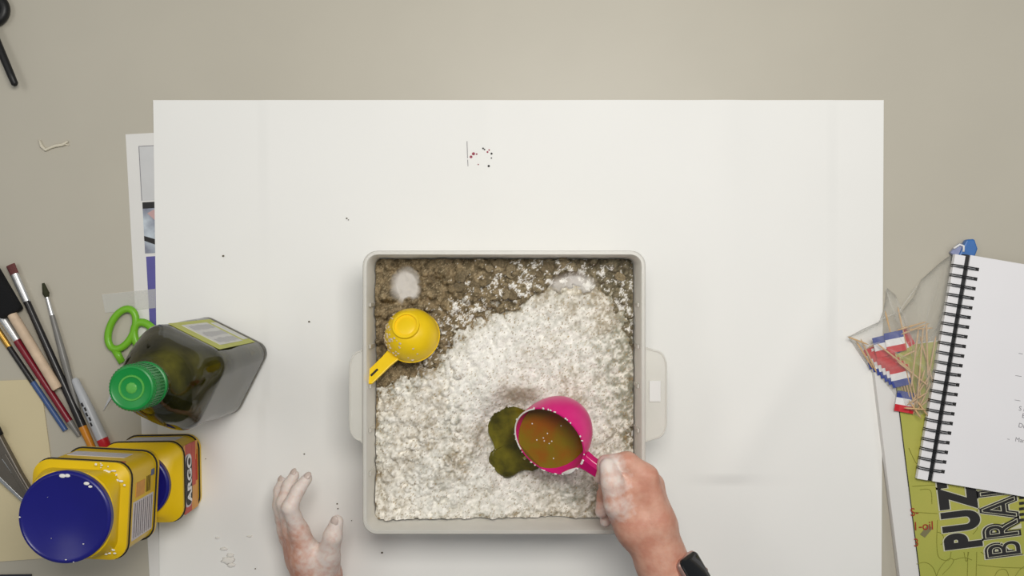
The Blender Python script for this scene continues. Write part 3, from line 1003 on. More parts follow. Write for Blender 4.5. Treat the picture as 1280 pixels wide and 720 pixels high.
brush('paint_brush', 'flat paint brush with maroon bristles, silver ferrule and black orange-ended handle', ((13, 331), (118, 566)), 0.0062, [
    ('bristles', 0.0, 0.055, 0.0058, 0.0054, 0.4, M['bristle_r']), ('ferrule', 0.05, 0.20, 0.0052, 0.0046, 0.75, M['alu']), ('handle', 0.195, 0.86, 0.0042, 0.0052, 1, M['dk_lac']), ('handle_end', 0.858, 1.0, 0.0052, 0.0044, 1, M['orange'])])
brush('paint_brush', 'thin round paint brush with dark green tip and grey handle', ((54, 354), (102, 528)), 0.0048, [
    ('bristles', 0.0, 0.075, 0.0016, 0.0042, 1, M['bristle_g']), ('bristle_neck', 0.07, 0.1, 0.0042, 0.0026, 1, M['bristle_g']), ('ferrule', 0.085, 0.235, 0.0022, 0.0030, 1, M['alu']), ('handle', 0.23, 0.55, 0.0030, 0.0046, 1, M['grey_lac']), ('handle_tail', 0.545, 1.0, 0.0046, 0.0026, 1, M['grey_lac'])])
brush('paint_brush', 'maroon handled paint brush with white metal ferrule beside the foam brush', ((-14, 372), (99, 545)), 0.0060, [
    ('bristles', 0.0, 0.11, 0.0040, 0.0058, 0.45, M['bristle_r']), ('ferrule', 0.10, 0.315, 0.0056, 0.0046, 0.7, M['alu']), ('handle', 0.31, 0.895, 0.0046, 0.0042, 1, M['maroon']), ('handle_end', 0.892, 1.0, 0.0042, 0.0026, 1, M['grey_lac'])])
brush('paint_brush', 'blue handled paint brush with brass ferrule beside the cream card', ((-25, 380), (82, 538)), 0.0040, [
    ('bristles', 0.0, 0.10, 0.0030, 0.0042, 0.45, M['bristle_r']), ('ferrule', 0.09, 0.345, 0.0042, 0.0038, 0.8, M['gold']), ('handle', 0.34, 0.62, 0.0034, 0.0036, 1, M['dk_lac']), ('handle_tail', 0.617, 1.0, 0.0036, 0.0034, 1, M['blue_lac'])])
fa, fb = P(-3, 363, 0.012), P(72, 486, 0.012)
fbr = thing('foam_brush', 'black foam brush with a thick pale wooden dowel handle', 'foam brush', (fa.x, fa.y, 0.012), math.atan2(fb.y - fa.y, fb.x - fa.x), 'brushes lying on the table')
Ln = (fb - fa).length
MB().prism([(-0.030, -0.012), (-0.022, -0.014), (0.034, -0.014), (0.036, 0.014), (-0.024, 0.015), (-0.032, 0.011)], -0.0085, 0.0085).build('foam_head', M['foam'], fbr, bevel=0.004, seg=3)
MB().tube([(0.030, 0, 0), (0.045, 0, 0), (Ln - 0.002, 0, 0), (Ln, 0, 0)], [0.0058, 0.0062, 0.0062, 0.0054], 16).build('handle', M['wood'], fbr, smooth=True, autos=True)
ma, mb_ = P(93, 473, 0.007), P(133, 560, 0.007)
mk = thing('marker_pen', 'light grey marker pen with a red end beside the brushes', 'marker', (ma.x, ma.y, 0.0072), math.atan2(mb_.y - ma.y, mb_.x - ma.x))
Ln = (mb_ - ma).length
MB().tube([(0, 0, 0), (0.003, 0, 0), (Ln * 0.45, 0, 0), (Ln * 0.87, 0, 0)], [0.0030, 0.0046, 0.0066, 0.0070], 18).build('barrel', M['marker'], mk, smooth=True, autos=True)
MB().tube([(Ln * 0.868, 0, 0), (Ln * 0.98, 0, 0), (Ln, 0, 0)], [0.0070, 0.0068, 0.0058], 18).build('end_plug', M['red'], mk, smooth=True, autos=True)
mt = MB()
for k in range(5):
    mt.box((Ln * (0.36 + 0.07 * k), 0.0012 * (k % 2) - 0.002, 0.0066), (Ln * 0.05, 0.0022, 0.0006))
mt.build('print_marks', M['ink'], mk)

# cream card and the grey tool lying on it
cc = MB().prism([P(-60, 478)[:2], P(49, 474)[:2], P(53, 490)[:2], P(69, 610)[:2], P(64, 697)[:2], P(-60, 706)[:2]], 0.0004, 0.0016).build('cream_card', M['cream'])
tag(cc, 'cream coloured card lying on the table under the grey tool', 'card')
tl = thing('hand_tool', 'grey metal hand tool with pivot screw lying on the cream card', 'tool', P(0, 548, 0.002))
tip = P(58, 640) - P(0, 548)
MB().prism([(-0.05, 0.052), (-0.01, 0.020), (0.0, 0.014), (0.030, -0.042), (0.060, -0.092), (0.052, -0.094), (0.0, -0.044), (-0.05, -0.015)], 0.0006, 0.010).build('body', M['tool'], tl, bevel=0.0015)
MB().prism([(0.006, -0.020), (0.012, -0.017), (0.040, -0.064), (0.036, -0.068)], 0.010, 0.0112).build('raised_rib', M['tool'], tl, bevel=0.001)
MB().tube([(0.008, -0.024, 0.0105), (0.038, -0.066, 0.0105)], 0.0008, 6).build('edge_line', M['steel'], tl)
MB().prism([(-0.05, -0.012), (0.0, -0.041), (0.052, -0.0915), (0.051, -0.0950), (0.0, -0.0475), (-0.05, -0.020)], 0.0085, 0.0108).build('metal_edge', M['steel'], tl, bevel=0.0005)
MB().lathe([(0.0055, 0.0095), (0.0055, 0.0118), (0.0045, 0.0125), (0.0028, 0.0122), (0.0024, 0.0115), (0.0004, 0.0115)], 24, M=Matrix.Translation((-0.001, 0.001, 0))).build('pivot_screw', M['steel'], tl, smooth=True, autos=True)
MB().tube([(-0.045, 0.050, 0.009), (-0.010, 0.021, 0.009), (0.002, 0.0135, 0.009), (0.007, 0.006, 0.009)], [0.004, 0.004, 0.0035, 0.002], 10).build('grip', M['black'], tl, smooth=True)

# black tool in the corner, string, dark folder
bk = thing('ring_tool', 'black tool with a thick ring handle and rounded rod at the table corner', 'tool', P(-6, 14, 0))
MB().tube(loop_pts((0, 0), 0.0155, 0.0155, 0, 0.0075), 0.0066, 12, close=True).build('ring_handle', M['black'], bk, smooth=True)
e = P(21.0, 108, 0.012) - P(-6, 14, 0)
s_ = P(-16, 20, 0.012) - P(-6, 14, 0)
s2 = P(-6, 46, 0.012) - P(-6, 14, 0)
MB().tube([(s_.x, s_.y, 0.009), (s2.x, s2.y, 0.013), (e.x - 0.006, e.y + 0.014, 0.015), (e.x - 0.001, e.y + 0.0025, 0.015), (e.x, e.y, 0.015)], [0.0050, 0.0050, 0.0046, 0.0042, 0.002], 12).build('rod', M['black'], bk, smooth=True)
sg = MB().tube([P(49, 175, 0.002), P(52, 183, 0.002), P(57, 187.5, 0.002), P(63, 184.5, 0.002), P(70, 182, 0.0022), P(78, 181, 0.003), P(85, 176.5, 0.002)], [0.0014, 0.0021, 0.0021, 0.0016, 0.0021, 0.0019, 0.0012], 8)
sg.tube([P(76, 181, 0.002), P(82, 180.5, 0.0015), P(86, 181.5, 0.0015)], [0.0012, 0.0010, 0.0006], 8)
tag(sg.build('string_scrap', M['string'], smooth=True), 'frayed beige string scrap lying on the bare table', 'string')
dk = MB().prism([P(-70, 719)[:2], P(40, 717.5)[:2], P(43, 790)[:2], P(-66, 792)[:2]], 0.0003, 0.003).build('dark_folder', M['navy'])
tag(dk, 'dark navy folder edge lying on the table below the cream card', 'folder')

# ------------------------------------------------------------------ right side: green book, notebook, bag of flags
gb = thing('puzzle_book', 'green covered book with white edge and big black lettering under the notebook', 'book', P(1146, 720, 0.0), math.radians(7.1))
# local y runs up the cover edge, local x to the right; origin on the lower visible edge
MB().box((0.1115, 0.09, 0.006), (0.273, 0.40, 0.0112)).build('page_block', M['sheet'], gb, bevel=0.0008)
MB().box((0.130, 0.09, 0.0121), (0.262, 0.398, 0.0010)).build('cover', M['book_g'], gb)
MB().box((-0.0006, 0.09, 0.0123), (0.0009, 0.398, 0.0012)).build('cover_edge', M['ink'], gb)
ZB = 0.0129


def inv(px, py, z=ZB):
    p = P(px, py, z) - P(1146, 720, 0.0)
    c, s = math.cos(-math.radians(7.1)), math.sin(-math.radians(7.1))
    return Vector((p.x * c - p.y * s, p.x * s + p.y * c, 0))


def cover_text(body, px, py, size, xs, m, rot, off, dz, name, space=1.0):
    v, f = text(body, size, off, xs, space=space)
    o = inv(px, py)
    c, s = math.cos(rot), math.sin(rot)
    return obj(name, [(o.x + a * c - b * s, o.y + a * s + b * c, ZB + dz) for a, b, _ in v], f, m, gb)


for body, px, py in (('PUZZLE', 1225, 683), ('BRAIN', 1276, 694)):
    cover_text(body, px, py, 0.0590, 0.60, M['outline'], PI / 2, 0.0052, 0.0002, 'letter_outline', 1.22)
    cover_text(body, px, py, 0.0590, 0.60, M['ink'], PI / 2, 0.0036, 0.0005, 'lettering', 1.22)
    if body == 'BRAIN':
        cover_text(body, px, py, 0.0590, 0.60, M['outline'], PI / 2, 0.0010, 0.0008, 'letter_line', 1.22)
        cover_text(body, px, py, 0.0590, 0.60, M['ink'], PI / 2, -0.0001, 0.0011, 'letter_core', 1.22)
for body, px, py, sz in (('S-', 1138, 645, 0.014), ('1-oil', 1141, 663, 0.015), ('3', 1142, 683, 0.014)):
    cover_text(body, px, py, sz, 0.95, M['redink'], math.radians(-4), 0.0001, 0.0004, 'handwriting')
def curve_on_cover(pts):
    ps = [inv(*p) for p in pts]
    out = []
    for i in range(len(ps) - 1):
        a, b, c, d = ps[max(i - 1, 0)], ps[i], ps[i + 1], ps[min(i + 2, len(ps) - 1)]
        for k in range(6):
            s = k / 6
            q = 0.5 * ((2 * b) + (c - a) * s + (2 * a - 5 * b + 4 * c - d) * s * s + (3 * b - a - 3 * c + d) * s ** 3)
            out.append((q.x, q.y, ZB))
    out.append((ps[-1].x, ps[-1].y, ZB))
    MB().tube(out, 0.00035, 4).build('drawn_line', M['book_l'], gb)


for c in ([(1146, 705), (1155, 703), (1163, 706), (1169, 715), (1172, 730)], [(1168, 730), (1174, 712), (1185, 699), (1192, 700), (1188, 708), (1178, 718)],
          [(1172, 650), (1171, 680), (1174, 697), (1186, 700), (1189, 690)], [(1172, 665), (1178, 668), (1180, 676), (1176, 681)], [(1210, 690), (1209, 728)], [(1221, 690), (1220, 728)],
          [(1222, 706), (1250, 709), (1280, 710)], [(1205, 690), (1208, 702), (1211, 690)], [(1240, 730), (1247, 714), (1258, 713), (1263, 730)], [(1268, 722), (1275, 712), (1284, 706)],
          [(1140, 640), (1155, 641), (1172, 642)], [(1136, 560), (1146, 580), (1160, 590)], [(1150, 612), (1163, 613), (1165, 630)], [(1140, 608), (1170, 606)], [(1160, 545), (1150, 570), (1154, 600)],
          [(1220, 640), (1226, 634), (1231, 638)], [(1216, 655), (1222, 660), (1216, 668)], [(1226, 690), (1232, 694)], [(1192, 700), (1205, 697), (1215, 700)]):
    curve_on_cover(c)
g3 = [inv(*p) for p in ((1150, 668), (1160, 656), (1166, 660), (1156, 672))]
MB().prism([p[:2] for p in g3], ZB, ZB + 0.0003).build('drawn_wedge', mat('grey_print', (128, 122, 84), 0.5, var=0.1, scale=80), gb)
for k in range(5):
    q = inv(1277, 622 + 7 * k)
    MB().box((q.x, q.y, ZB + 0.0002), (0.006, 0.0035, 0.0003)).build('small_print', M['ink'], gb)

NZ = 0.0135
nbr = math.radians(-9.6)
nb = thing('spiral_notebook', 'white spiral notebook with black wire binding lying on the green book', 'notebook', P(1203, 318, NZ), nbr)
NL = 0.2820
MB().box((0.1155, -NL / 2, 0.005), (0.218, NL, 0.0075)).build('page_block', M['page'], nb, bevel=0.0006)
MB().box((0.112, -NL / 2, 0.0007), (0.226, NL, 0.0012)).build('back_cover', M['black'], nb)
MB().box((-0.0058, -NL / 2 - 0.001, 0.005), (0.0132, NL - 0.002, 0.0075)).build('folded_cover', M['page'], nb, bevel=0.0006)
MB().box((0.0035, -NL / 2, 0.0042), (0.0050, NL, 0.0050)).build('gap_dark_strip', M['wire'], nb)  # solid black strip put in for the darkness of the gap
nring = 22
rng0 = MB()
for dy in (-0.0011, 0.0011):
    rng0.tube([(-0.0135, dy, 0.004), (-0.0128, dy, 0.0095), (-0.006, dy, 0.0122), (0.004, dy, 0.0130), (0.012, dy, 0.0118), (0.0168, dy, 0.0094), (0.0172, dy, 0.0086)], 0.00065, 6)
r0 = rng0.build('wire_ring', M['wire'], nb, smooth=True)
h0 = MB().box((0.0172, 0, 0.00885), (0.0042, 0.0042, 0.0005)).build('punched_hole', M['ink'], nb)
for k in range(nring):
    y = -0.016 - (NL - 0.030) * k / (nring - 1)
    if k == 0:
        r0.location.y = y
        h0.location.y = y
    else:
        for src in (r0, h0):
            c = src.copy()
            COL.objects.link(c)
            c.parent = nb
            c.location.y = y


def on_page(px, py):
    p = P(px, py, NZ + 0.009) - Vector(nb.location)
    c, s = math.cos(-nbr), math.sin(-nbr)
    return (p.x * c - p.y * s, p.x * s + p.y * c)


for px, py, wd in ((1276, 442, 5), (1273, 470, 8), (1272, 500.5, 7), (1260.5, 549, 3), (1293, 442, 14), (1296, 470, 14), (1295, 500, 16)):
    x, y = on_page(px, py)
    MB().box((x, y, 0.0089), (wd * 0.001, 0.0006, 0.0003)).build('pencil_line', M['pencil'], nb)
for body, px, py, sz in (('S m', 1273, 513, 0.008), ('E no', 1277, 522, 0.008), ('Du', 1272.5, 534, 0.008), ('Man', 1268.5, 551.5, 0.0075)):
    v, f = text(body, sz, 0, 1.0)
    x, y = on_page(px, py)
    obj('handwriting', [(x + a, y + b, 0.0090) for a, b, _ in v], f, M['pencil'], nb)

# blue wrapper poking out above the notebook
bw = thing('blue_wrapper', 'folded blue plastic wrapper poking out above the spiral notebook', 'wrapper', P(1203, 312, 0.001), math.radians(-20))
MB().prism([(-0.006, -0.016), (0.014, -0.016), (0.014, 0.006), (0.006, 0.016), (-0.003, 0.012)], 0.0, 0.010).build('fold', M['blue_wrap'], bw, bevel=0.002)
MB().prism([(-0.016, -0.010), (-0.004, -0.014), (-0.003, 0.006), (-0.009, 0.005)], 0.001, 0.008).build('fold', mat('pale_wrapper', (150, 158, 196), 0.25, var=0.2, scale=60), bw, bevel=0.002)
MB().tube([(-0.014, -0.004, 0.0085), (-0.009, 0.003, 0.0095), (-0.004, 0.003, 0.0100), (-0.002, -0.004, 0.0105)], 0.0014, 8).build('crease', M['flag_w'], bw, smooth=True)

# toothpick flags in a clear bag
def flag_parts(root, m=None):
    MB().tube([(0, -0.0225, 0), (0, -0.018, 0), (0, 0.028, 0), (0, 0.0325, 0)], [0.0003, 0.0010, 0.0010, 0.0003], 7).build('stick', M['pick'], root, smooth=True)
    for k, mm in enumerate((M['flag_r'], M['flag_w'], M['flag_b'])):
        wv_ = [0.0, 0.0010, 0.0, -0.0008, 0.0]
        y1 = 0.0315 - 0.0085 * k
        y0 = y1 - 0.0085
        v, f = [], []
        for i in range(5):
            x = 0.0008 + 0.0235 * i / 4
            for y in (y0, y1):
                v += [(x, y, wv_[i] + 0.0008), (x, y, wv_[i] + 0.0012)]
        for i in range(4):
            a = i * 4
            f += [(a + 1, a + 5, a + 7, a + 3), (a, a + 2, a + 6, a + 4), (a, a + 4, a + 5, a + 1), (a + 2, a + 3, a + 7, a + 6)]
        f += [(0, 1, 3, 2), (16, 18, 19, 17)]
        obj('flag_stripe', v, f, mm, root)


proto = thing('toothpick_flag', 'toothpick with a red white and blue paper flag inside the clear bag', 'toothpick flag', (0, 0, 0), 0, 'toothpick flags in the bag')
flag_parts(proto)
first = [True]


def put_flag(px, py, z, rz, rx=0.0, ry=0.0, sc_=1.0, label=None):
    if first[0]:
        r = proto
        first[0] = False
    else:
        r = proto.copy()
        COL.objects.link(r)
        for ch in list(proto.children):
            c = ch.copy()
            COL.objects.link(c)
            c.parent = r
    r.location = P(px, py, z)
    r.rotation_euler = (rx, ry, rz)
    r.scale = (sc_,) * 3
    if label:
        r['label'] = label


# fan of flags, each a little lower and further down the bag
for k in range(7):
    s = k / 6
    put_flag(1113 + 29 * s, 460 + 26 * s, 0.0105 + 0.0018 * k, math.radians(18 - 6 * s), ry=math.radians(180),
             label='toothpick flag in the overlapping fan of red, white and blue flags')
put_flag(1126, 472, 0.0055, math.radians(207), label='toothpick flag whose red stripe hangs below the fan of flags')
put_flag(1104, 424, 0.0120, math.radians(-60), label='toothpick flag showing red and white above the fan of flags')
put_flag(1112, 411, 0.0165, math.radians(194), label='toothpick flag with its blue stripe crossing the top of the fan')
put_flag(1127, 406, 0.0195, math.radians(192), label='toothpick flag with blue stripe beside the leaning bare toothpicks')
put_flag(1147, 486, 0.0165, math.radians(170), label='toothpick flag half hidden behind the bare toothpicks near the notebook')
pick0 = None
k = 0
for a, b, z in (((1070, 426), (1092, 462), 0.010), ((1076, 424), (1096, 466), 0.013), ((1097, 430), (1140, 464), 0.026), ((1122, 452), (1160, 482), 0.027), ((1148, 412), (1139, 484), 0.026),
                ((1154, 410), (1147, 500), 0.028), ((1158, 404), (1160, 470), 0.022), ((1121, 413), (1158, 402), 0.024), ((1126, 418), (1162, 404), 0.021), ((1132, 412), (1166, 410), 0.019),
                ((1150, 420), (1166, 478), 0.018), ((1170, 420), (1158, 486), 0.016), ((1060, 421), (1086, 431), 0.016), ((1128, 446), (1146, 437), 0.029),
                ((1138, 505), (1162, 470), 0.022), ((1142, 510), (1156, 462), 0.020), ((1146, 515), (1164, 478), 0.018), ((1150, 512), (1150, 455), 0.014), ((1134, 506), (1160, 490), 0.024), ((1140, 518), (1166, 494), 0.016),
                ((1136, 500), (1152, 524), 0.025), ((1144, 498), (1160, 520), 0.021), ((1130, 510), (1158, 512), 0.0265)):
    pa, pb = P(a[0], a[1], z), P(b[0], b[1], z + 0.001)
    d = pb - pa
    st_ = MB().tube([(0, 0, 0), (0.004, 0, 0), (d.length - 0.004, 0, 0.001), (d.length, 0, 0.001)], [0.0003, 0.00105, 0.00105, 0.0003], 7).build('toothpick', M['pick'], smooth=True)
    st_.location = pa
    st_.rotation_euler = (0, 0, math.atan2(d.y, d.x))
    if a[0] < 1080:
        lb = 'bare wooden toothpick in the pointed corner of the clear bag'
    elif a[1] >= 490:
        lb = 'bare wooden toothpick in the tangled tuft above the green book'
    elif abs(d.x) > abs(d.y) and a[1] < 420:
        lb = 'bare wooden toothpick lying across the open end of the bag'
    elif abs(d.x) > abs(d.y):
        lb = 'bare wooden toothpick lying over the fan of flags'
    else:
        lb = 'bare wooden toothpick standing alongside the notebook rings in the bag'
    tag(st_, lb, 'toothpick', 'loose toothpicks in the bag')

# the bag: a crumpled closed pouch
bag_out = [(1059, 421), (1078, 411), (1098, 402), (1104, 385), (1108, 360), (1118, 368), (1124, 392), (1140, 372), (1150, 350), (1172, 330), (1188, 318), (1196, 330), (1186, 372), (1178, 420), (1170, 470), (1160, 520),
           (1146, 528), (1128, 522), (1112, 500), (1092, 470), (1074, 444)]
bpts = [P(a, b) for a, b in bag_out]
dense = []
for i in range(len(bpts)):
    for k in range(4):
        dense.append(bpts[i].lerp(bpts[(i + 1) % len(bpts)], k / 4))
bc = P(1128, 450)
rg = random.Random(3)
nd = len(dense)
ph = [rg.uniform(0, 6.28) for _ in range(8)]
rings = []
for s in (0.02, 0.2, 0.4, 0.58, 0.74, 0.88, 1.0):
    row = []
    for i, p in enumerate(dense):
        a = 2 * PI * i / nd
        z = 0.003 + 0.034 * (1 - s ** 2.6) + 0.0035 * (1 - s) * s * 4 * (math.sin(7 * a + ph[0] + 4 * s) + math.sin(13 * a + ph[1] - 6 * s) + 0.8 * math.sin(23 * a + ph[2] + 9 * s))
        row.append((bc.x + (p.x - bc.x) * s, bc.y + (p.y - bc.y) * s, max(z, 0.003)))
    rings.append(row)
low = []
for s in (0.97, 0.6, 0.02):
    low.append([(bc.x + (p.x - bc.x) * s, bc.y + (p.y - bc.y) * s, 0.0024) for p in dense])
bg = MB().loft(rings + low).build('plastic_bag', M['bag'], smooth=True)
tag(bg, 'clear crinkled plastic bag of toothpick flags beside the spiral notebook', 'bag')
cr_ = MB()
for c in ([(1059, 421, 0.006), (1078, 414, 0.010), (1104, 398, 0.016), (1128, 388, 0.018)], [(1118, 400, 0.022), (1130, 380, 0.022), (1146, 358, 0.014)], [(1108, 362, 0.006), (1115, 384, 0.014), (1122, 402, 0.022)],
          [(1062, 424, 0.007), (1086, 432, 0.022), (1100, 428, 0.030)]):
    cr_.tube([P(*p) for p in c], 0.0009, 5)
cr_.build('crease', M['bag'], bg, smooth=True)

# ------------------------------------------------------------------ the person (one continuous body grown from a distance field)
def seg(a, b, ra, rb, f=None):
    return (np.array(a, float), np.array(b, float), ra, rb)


def chain(pts, rads):
    return [seg(pts[i], pts[i + 1], rads[i], rads[i + 1]) for i in range(len(pts) - 1)]


limb, fingers = [], []
# right hand closed on the pink cup's handle
RW = P(828, 707, 0.150)
RI, RMi, RRi, RPi = P(808, 596, 0.176), P(815, 606, 0.158), P(813, 618, 0.140), P(806, 632, 0.126)
for mcp, rw, rm in ((RI, 0.0155, 0.0125), (RMi, 0.0165, 0.0125), (RRi, 0.016, 0.012), (RPi, 0.0145, 0.0115)):
    wpt = RW + Vector((0, 0, (mcp.z - 0.15) * 0.35))
    mid = wpt.lerp(mcp, 0.5) + Vector((0.001, 0, 0.002))
    limb += chain([wpt, mid, mcp], [0.0235, rw + 0.002, rm])
limb += chain([P(818, 690, 0.158), P(793, 655, 0.165), P(778, 637, 0.172)], [0.022, 0.0215, 0.0165])      # thumb root
limb += chain([P(800, 660, 0.150), P(790, 625, 0.152)], [0.026, 0.020])                                 # heel of the palm
fingers.append(chain([P(785, 645, 0.168), P(771, 630, 0.180), P(765, 602, 0.186), P(760, 583, 0.181)], [0.017, 0.0140, 0.0122, 0.0094]))
limb += chain([P(788, 632, 0.166), P(792, 606, 0.170), P(796, 597, 0.170)], [0.018, 0.0165, 0.013])      # web between thumb and first finger
limb += chain([P(776, 612, 0.160), P(780, 592, 0.162)], [0.015, 0.012])
fingers.append(chain([RI, P(784, 578, 0.176), P(758, 580, 0.168), P(750, 596, 0.155)], [0.0126, 0.0118, 0.0100, 0.0080]))
fingers.append(chain([RMi, P(786, 590, 0.150), P(758, 600, 0.146), P(757, 618, 0.140)], [0.0124, 0.0108, 0.0092, 0.0078]))
fingers.append(chain([RRi, P(784, 607, 0.132), P(756, 618, 0.131), P(752, 640, 0.135)], [0.0118, 0.0102, 0.0088, 0.0076]))
fingers.append(chain([RPi, P(780, 624, 0.121), P(760, 636, 0.122), P(757, 652, 0.128)], [0.0108, 0.0092, 0.0080, 0.0068]))
R_EL = Vector((0.290, -0.520, 0.200))
R_SH = Vector((0.200, -0.690, 0.430))
limb += chain([RW + Vector((-0.003, 0.010, 0.003)), RW + Vector((0.016, -0.028, 0.003)), RW.lerp(R_EL, 0.55), R_EL], [0.0275, 0.0275, 0.037, 0.040])
limb += chain([R_EL, R_EL.lerp(R_SH, 0.5), R_SH], [0.040, 0.045, 0.055])
# left hand, on edge over the paper, palm towards the bin
LW = P(397, 728, 0.046)
mc = [P(374, 664, 0.083), P(365, 661, 0.067), P(359, 663, 0.050), P(360, 671, 0.033)]
for q, rm in zip(mc, (0.0112, 0.0116, 0.0112, 0.0105)):
    wpt = LW + Vector((0, 0, (q.z - 0.055) * 0.3))
    limb += chain([wpt, wpt.lerp(q, 0.5), q], [0.0235, 0.0175, rm])
limb += chain([P(404, 715, 0.054), P(409, 697, 0.070)], [0.0205, 0.0155])
fingers.append(chain([P(404, 708, 0.062), P(411, 691, 0.078), P(416, 670, 0.090), P(421, 652, 0.092)], [0.0165, 0.0128, 0.0112, 0.0080]))
fingers.append(chain([mc[0], P(362, 634, 0.098), P(373, 612, 0.094), P(384, 598, 0.088)], [0.0108, 0.0094, 0.0080, 0.0066]))
fingers.append(chain([mc[1], P(355, 628, 0.077), P(361, 607, 0.073), P(368, 594, 0.067)], [0.0110, 0.0094, 0.0080, 0.0064]))
fingers.append(chain([mc[2], P(350, 632, 0.054), P(350, 613, 0.050), P(353, 602, 0.046)], [0.0106, 0.0090, 0.0076, 0.0060]))
fingers.append(chain([mc[3], P(352, 648, 0.030), P(350, 634, 0.026), P(352, 624, 0.024)], [0.0098, 0.0082, 0.0068, 0.0056]))
L_EL = Vector((-0.265, -0.585, 0.120))
L_SH = Vector((-0.180, -0.690, 0.430))
limb += chain([LW + Vector((0, 0.008, 0)), LW + Vector((-0.001, -0.03, 0.006)), LW.lerp(L_EL, 0.55), L_EL], [0.0265, 0.0270, 0.036, 0.040])
limb += chain([L_EL, L_EL.lerp(L_SH, 0.5), L_SH], [0.040, 0.045, 0.055])
NK = Vector((0.01, -0.690, 0.500))
HD = Vector((0.01, -0.655, 0.630))
limb += chain([R_SH, NK + Vector((0.05, 0, -0.05)), NK + Vector((-0.04, 0, -0.05)), L_SH], [0.055, 0.058, 0.058, 0.055])
limb += chain([NK + Vector((0, 0, -0.05)), Vector((0.01, -0.71, 0.10)), Vector((0.01, -0.74, -0.10))], [0.075, 0.09, 0.09])
limb += chain([NK, HD + Vector((0, 0, -0.05))], [0.052, 0.05])
limb += chain([HD + Vector((0, -0.015, 0.03)), HD + Vector((0, 0.012, 0.02))], [0.078, 0.074])
limb += chain([HD + Vector((0, 0.012, -0.03)), HD + Vector((0, 0.045, -0.075))], [0.064, 0.030])
limb += chain([HD + Vector((0, 0.085, 0.0)), HD + Vector((0, 0.100, -0.035))], [0.008, 0.013])
for sx in (-1, 1):
    limb += chain([HD + Vector((sx * 0.078, -0.005, 0.005)), HD + Vector((sx * 0.080, -0.008, -0.03))], [0.012, 0.009])

VX = 0.0021
BL = 24
lo = np.array([-0.40, -0.82, -0.22])
nb3 = np.array([int(math.ceil(v / (BL * VX))) for v in (0.80, 0.66, 0.98)])
NG = nb3 * BL + 2
allseg = [(s, 0) for s in limb] + [(s, 1 + i) for i, ch in enumerate(fingers) for s in ch]
SA = np.array([s[0] for s, _ in allseg])
SB = np.array([s[1] for s, _ in allseg])
RA = np.array([s[2] for s, _ in allseg])
RB = np.array([s[3] for s, _ in allseg])
GID = np.array([g for _, g in allseg])


def sdist(Pt, i):
    ab = SB[i] - SA[i]
    t = np.clip(((Pt - SA[i]) @ ab) / max(ab @ ab, 1e-12), 0, 1)
    return np.linalg.norm(Pt - SA[i] - t[..., None] * ab, axis=-1) - (RA[i] + t * (RB[i] - RA[i]))


def smin(a, b, k):
    h = np.clip(0.5 + 0.5 * (b - a) / k, 0, 1)
    return b * (1 - h) + a * h - k * h * (1 - h)


hd_ = BL * VX * 0.5 * math.sqrt(3)
cell_id, cell_pos = [], []
edges_out = [[], [], []]
ii = np.arange(BL + 1)
LI, LJ, LK = np.meshgrid(ii, ii, ii, indexing='ij')
LOC = np.stack([LI, LJ, LK], -1).astype(float) * VX
corner = [(0, 0, 0), (1, 0, 0), (0, 1, 0), (1, 1, 0), (0, 0, 1), (1, 0, 1), (0, 1, 1), (1, 1, 1)]
cedges = [(0, 1), (2, 3), (4, 5), (6, 7), (0, 2), (1, 3), (4, 6), (5, 7), (0, 4), (1, 5), (2, 6), (3, 7)]
for bi in range(nb3[0]):
    for bj in range(nb3[1]):
        for bk_ in range(nb3[2]):
            o0 = lo + np.array([bi, bj, bk_]) * BL * VX
            ctr_ = (o0 + BL * VX / 2)[None]
            dd = np.array([sdist(ctr_, i)[0] for i in range(len(RA))])
            if dd.min() > hd_ + 0.012 or dd.min() < -hd_ - 0.004:
                continue
            near = np.where(dd < hd_ + 0.022)[0]
            pts3 = o0 + LOC
            D = np.full(LI.shape, 1.0)
            FG = {}
            for i in near:
                s = sdist(pts3, i)
                g = GID[i]
                if g == 0:
                    D = smin(D, s, 0.010)
                else:
                    FG[g] = smin(FG[g], s, 0.003) if g in FG else s
            if FG:
                fm = None
                for s in FG.values():
                    fm = s if fm is None else smin(fm, s, 0.0012)
                D = smin(D, fm, 0.006)
            neg = D < 0
            if neg.all() or not neg.any():
                continue
            cs = [D[a:a + BL, b:b + BL, c:c + BL] for a, b, c in corner]
            cnt = sum((c < 0).astype(int) for c in cs)
            act = np.argwhere((cnt > 0) & (cnt < 8))
            vals = np.stack([c[act[:, 0], act[:, 1], act[:, 2]] for c in cs], 1)
            acc = np.zeros((len(act), 3))
            num = np.zeros(len(act))
            for a, b in cedges:
                va, vb = vals[:, a], vals[:, b]
                x = (va < 0) != (vb < 0)
                t = np.where(x, va / np.where(x, va - vb, 1), 0)
                p = np.array(corner[a]) + t[:, None] * (np.array(corner[b]) - np.array(corner[a]))
                acc += np.where(x[:, None], p, 0)
                num += x
            gi = act + np.array([bi, bj, bk_]) * BL
            cell_id.append((gi[:, 0] * NG[1] + gi[:, 1]) * NG[2] + gi[:, 2])
            cell_pos.append(lo + (gi + acc / num[:, None]) * VX)
            for ax in range(3):
                sl0 = D[:BL, :BL, :BL]
                nxt = [D[1:, :BL, :BL], D[:BL, 1:, :BL], D[:BL, :BL, 1:]][ax]
                e_ = np.argwhere((sl0 < 0) != (nxt < 0))
                flip = sl0[e_[:, 0], e_[:, 1], e_[:, 2]] < 0
                edges_out[ax].append(np.concatenate([e_ + np.array([bi, bj, bk_]) * BL, flip[:, None]], 1))
cid = np.concatenate(cell_id)
cps = np.concatenate(cell_pos)
order = np.argsort(cid)
cid, cps = cid[order], cps[order]
quads = []
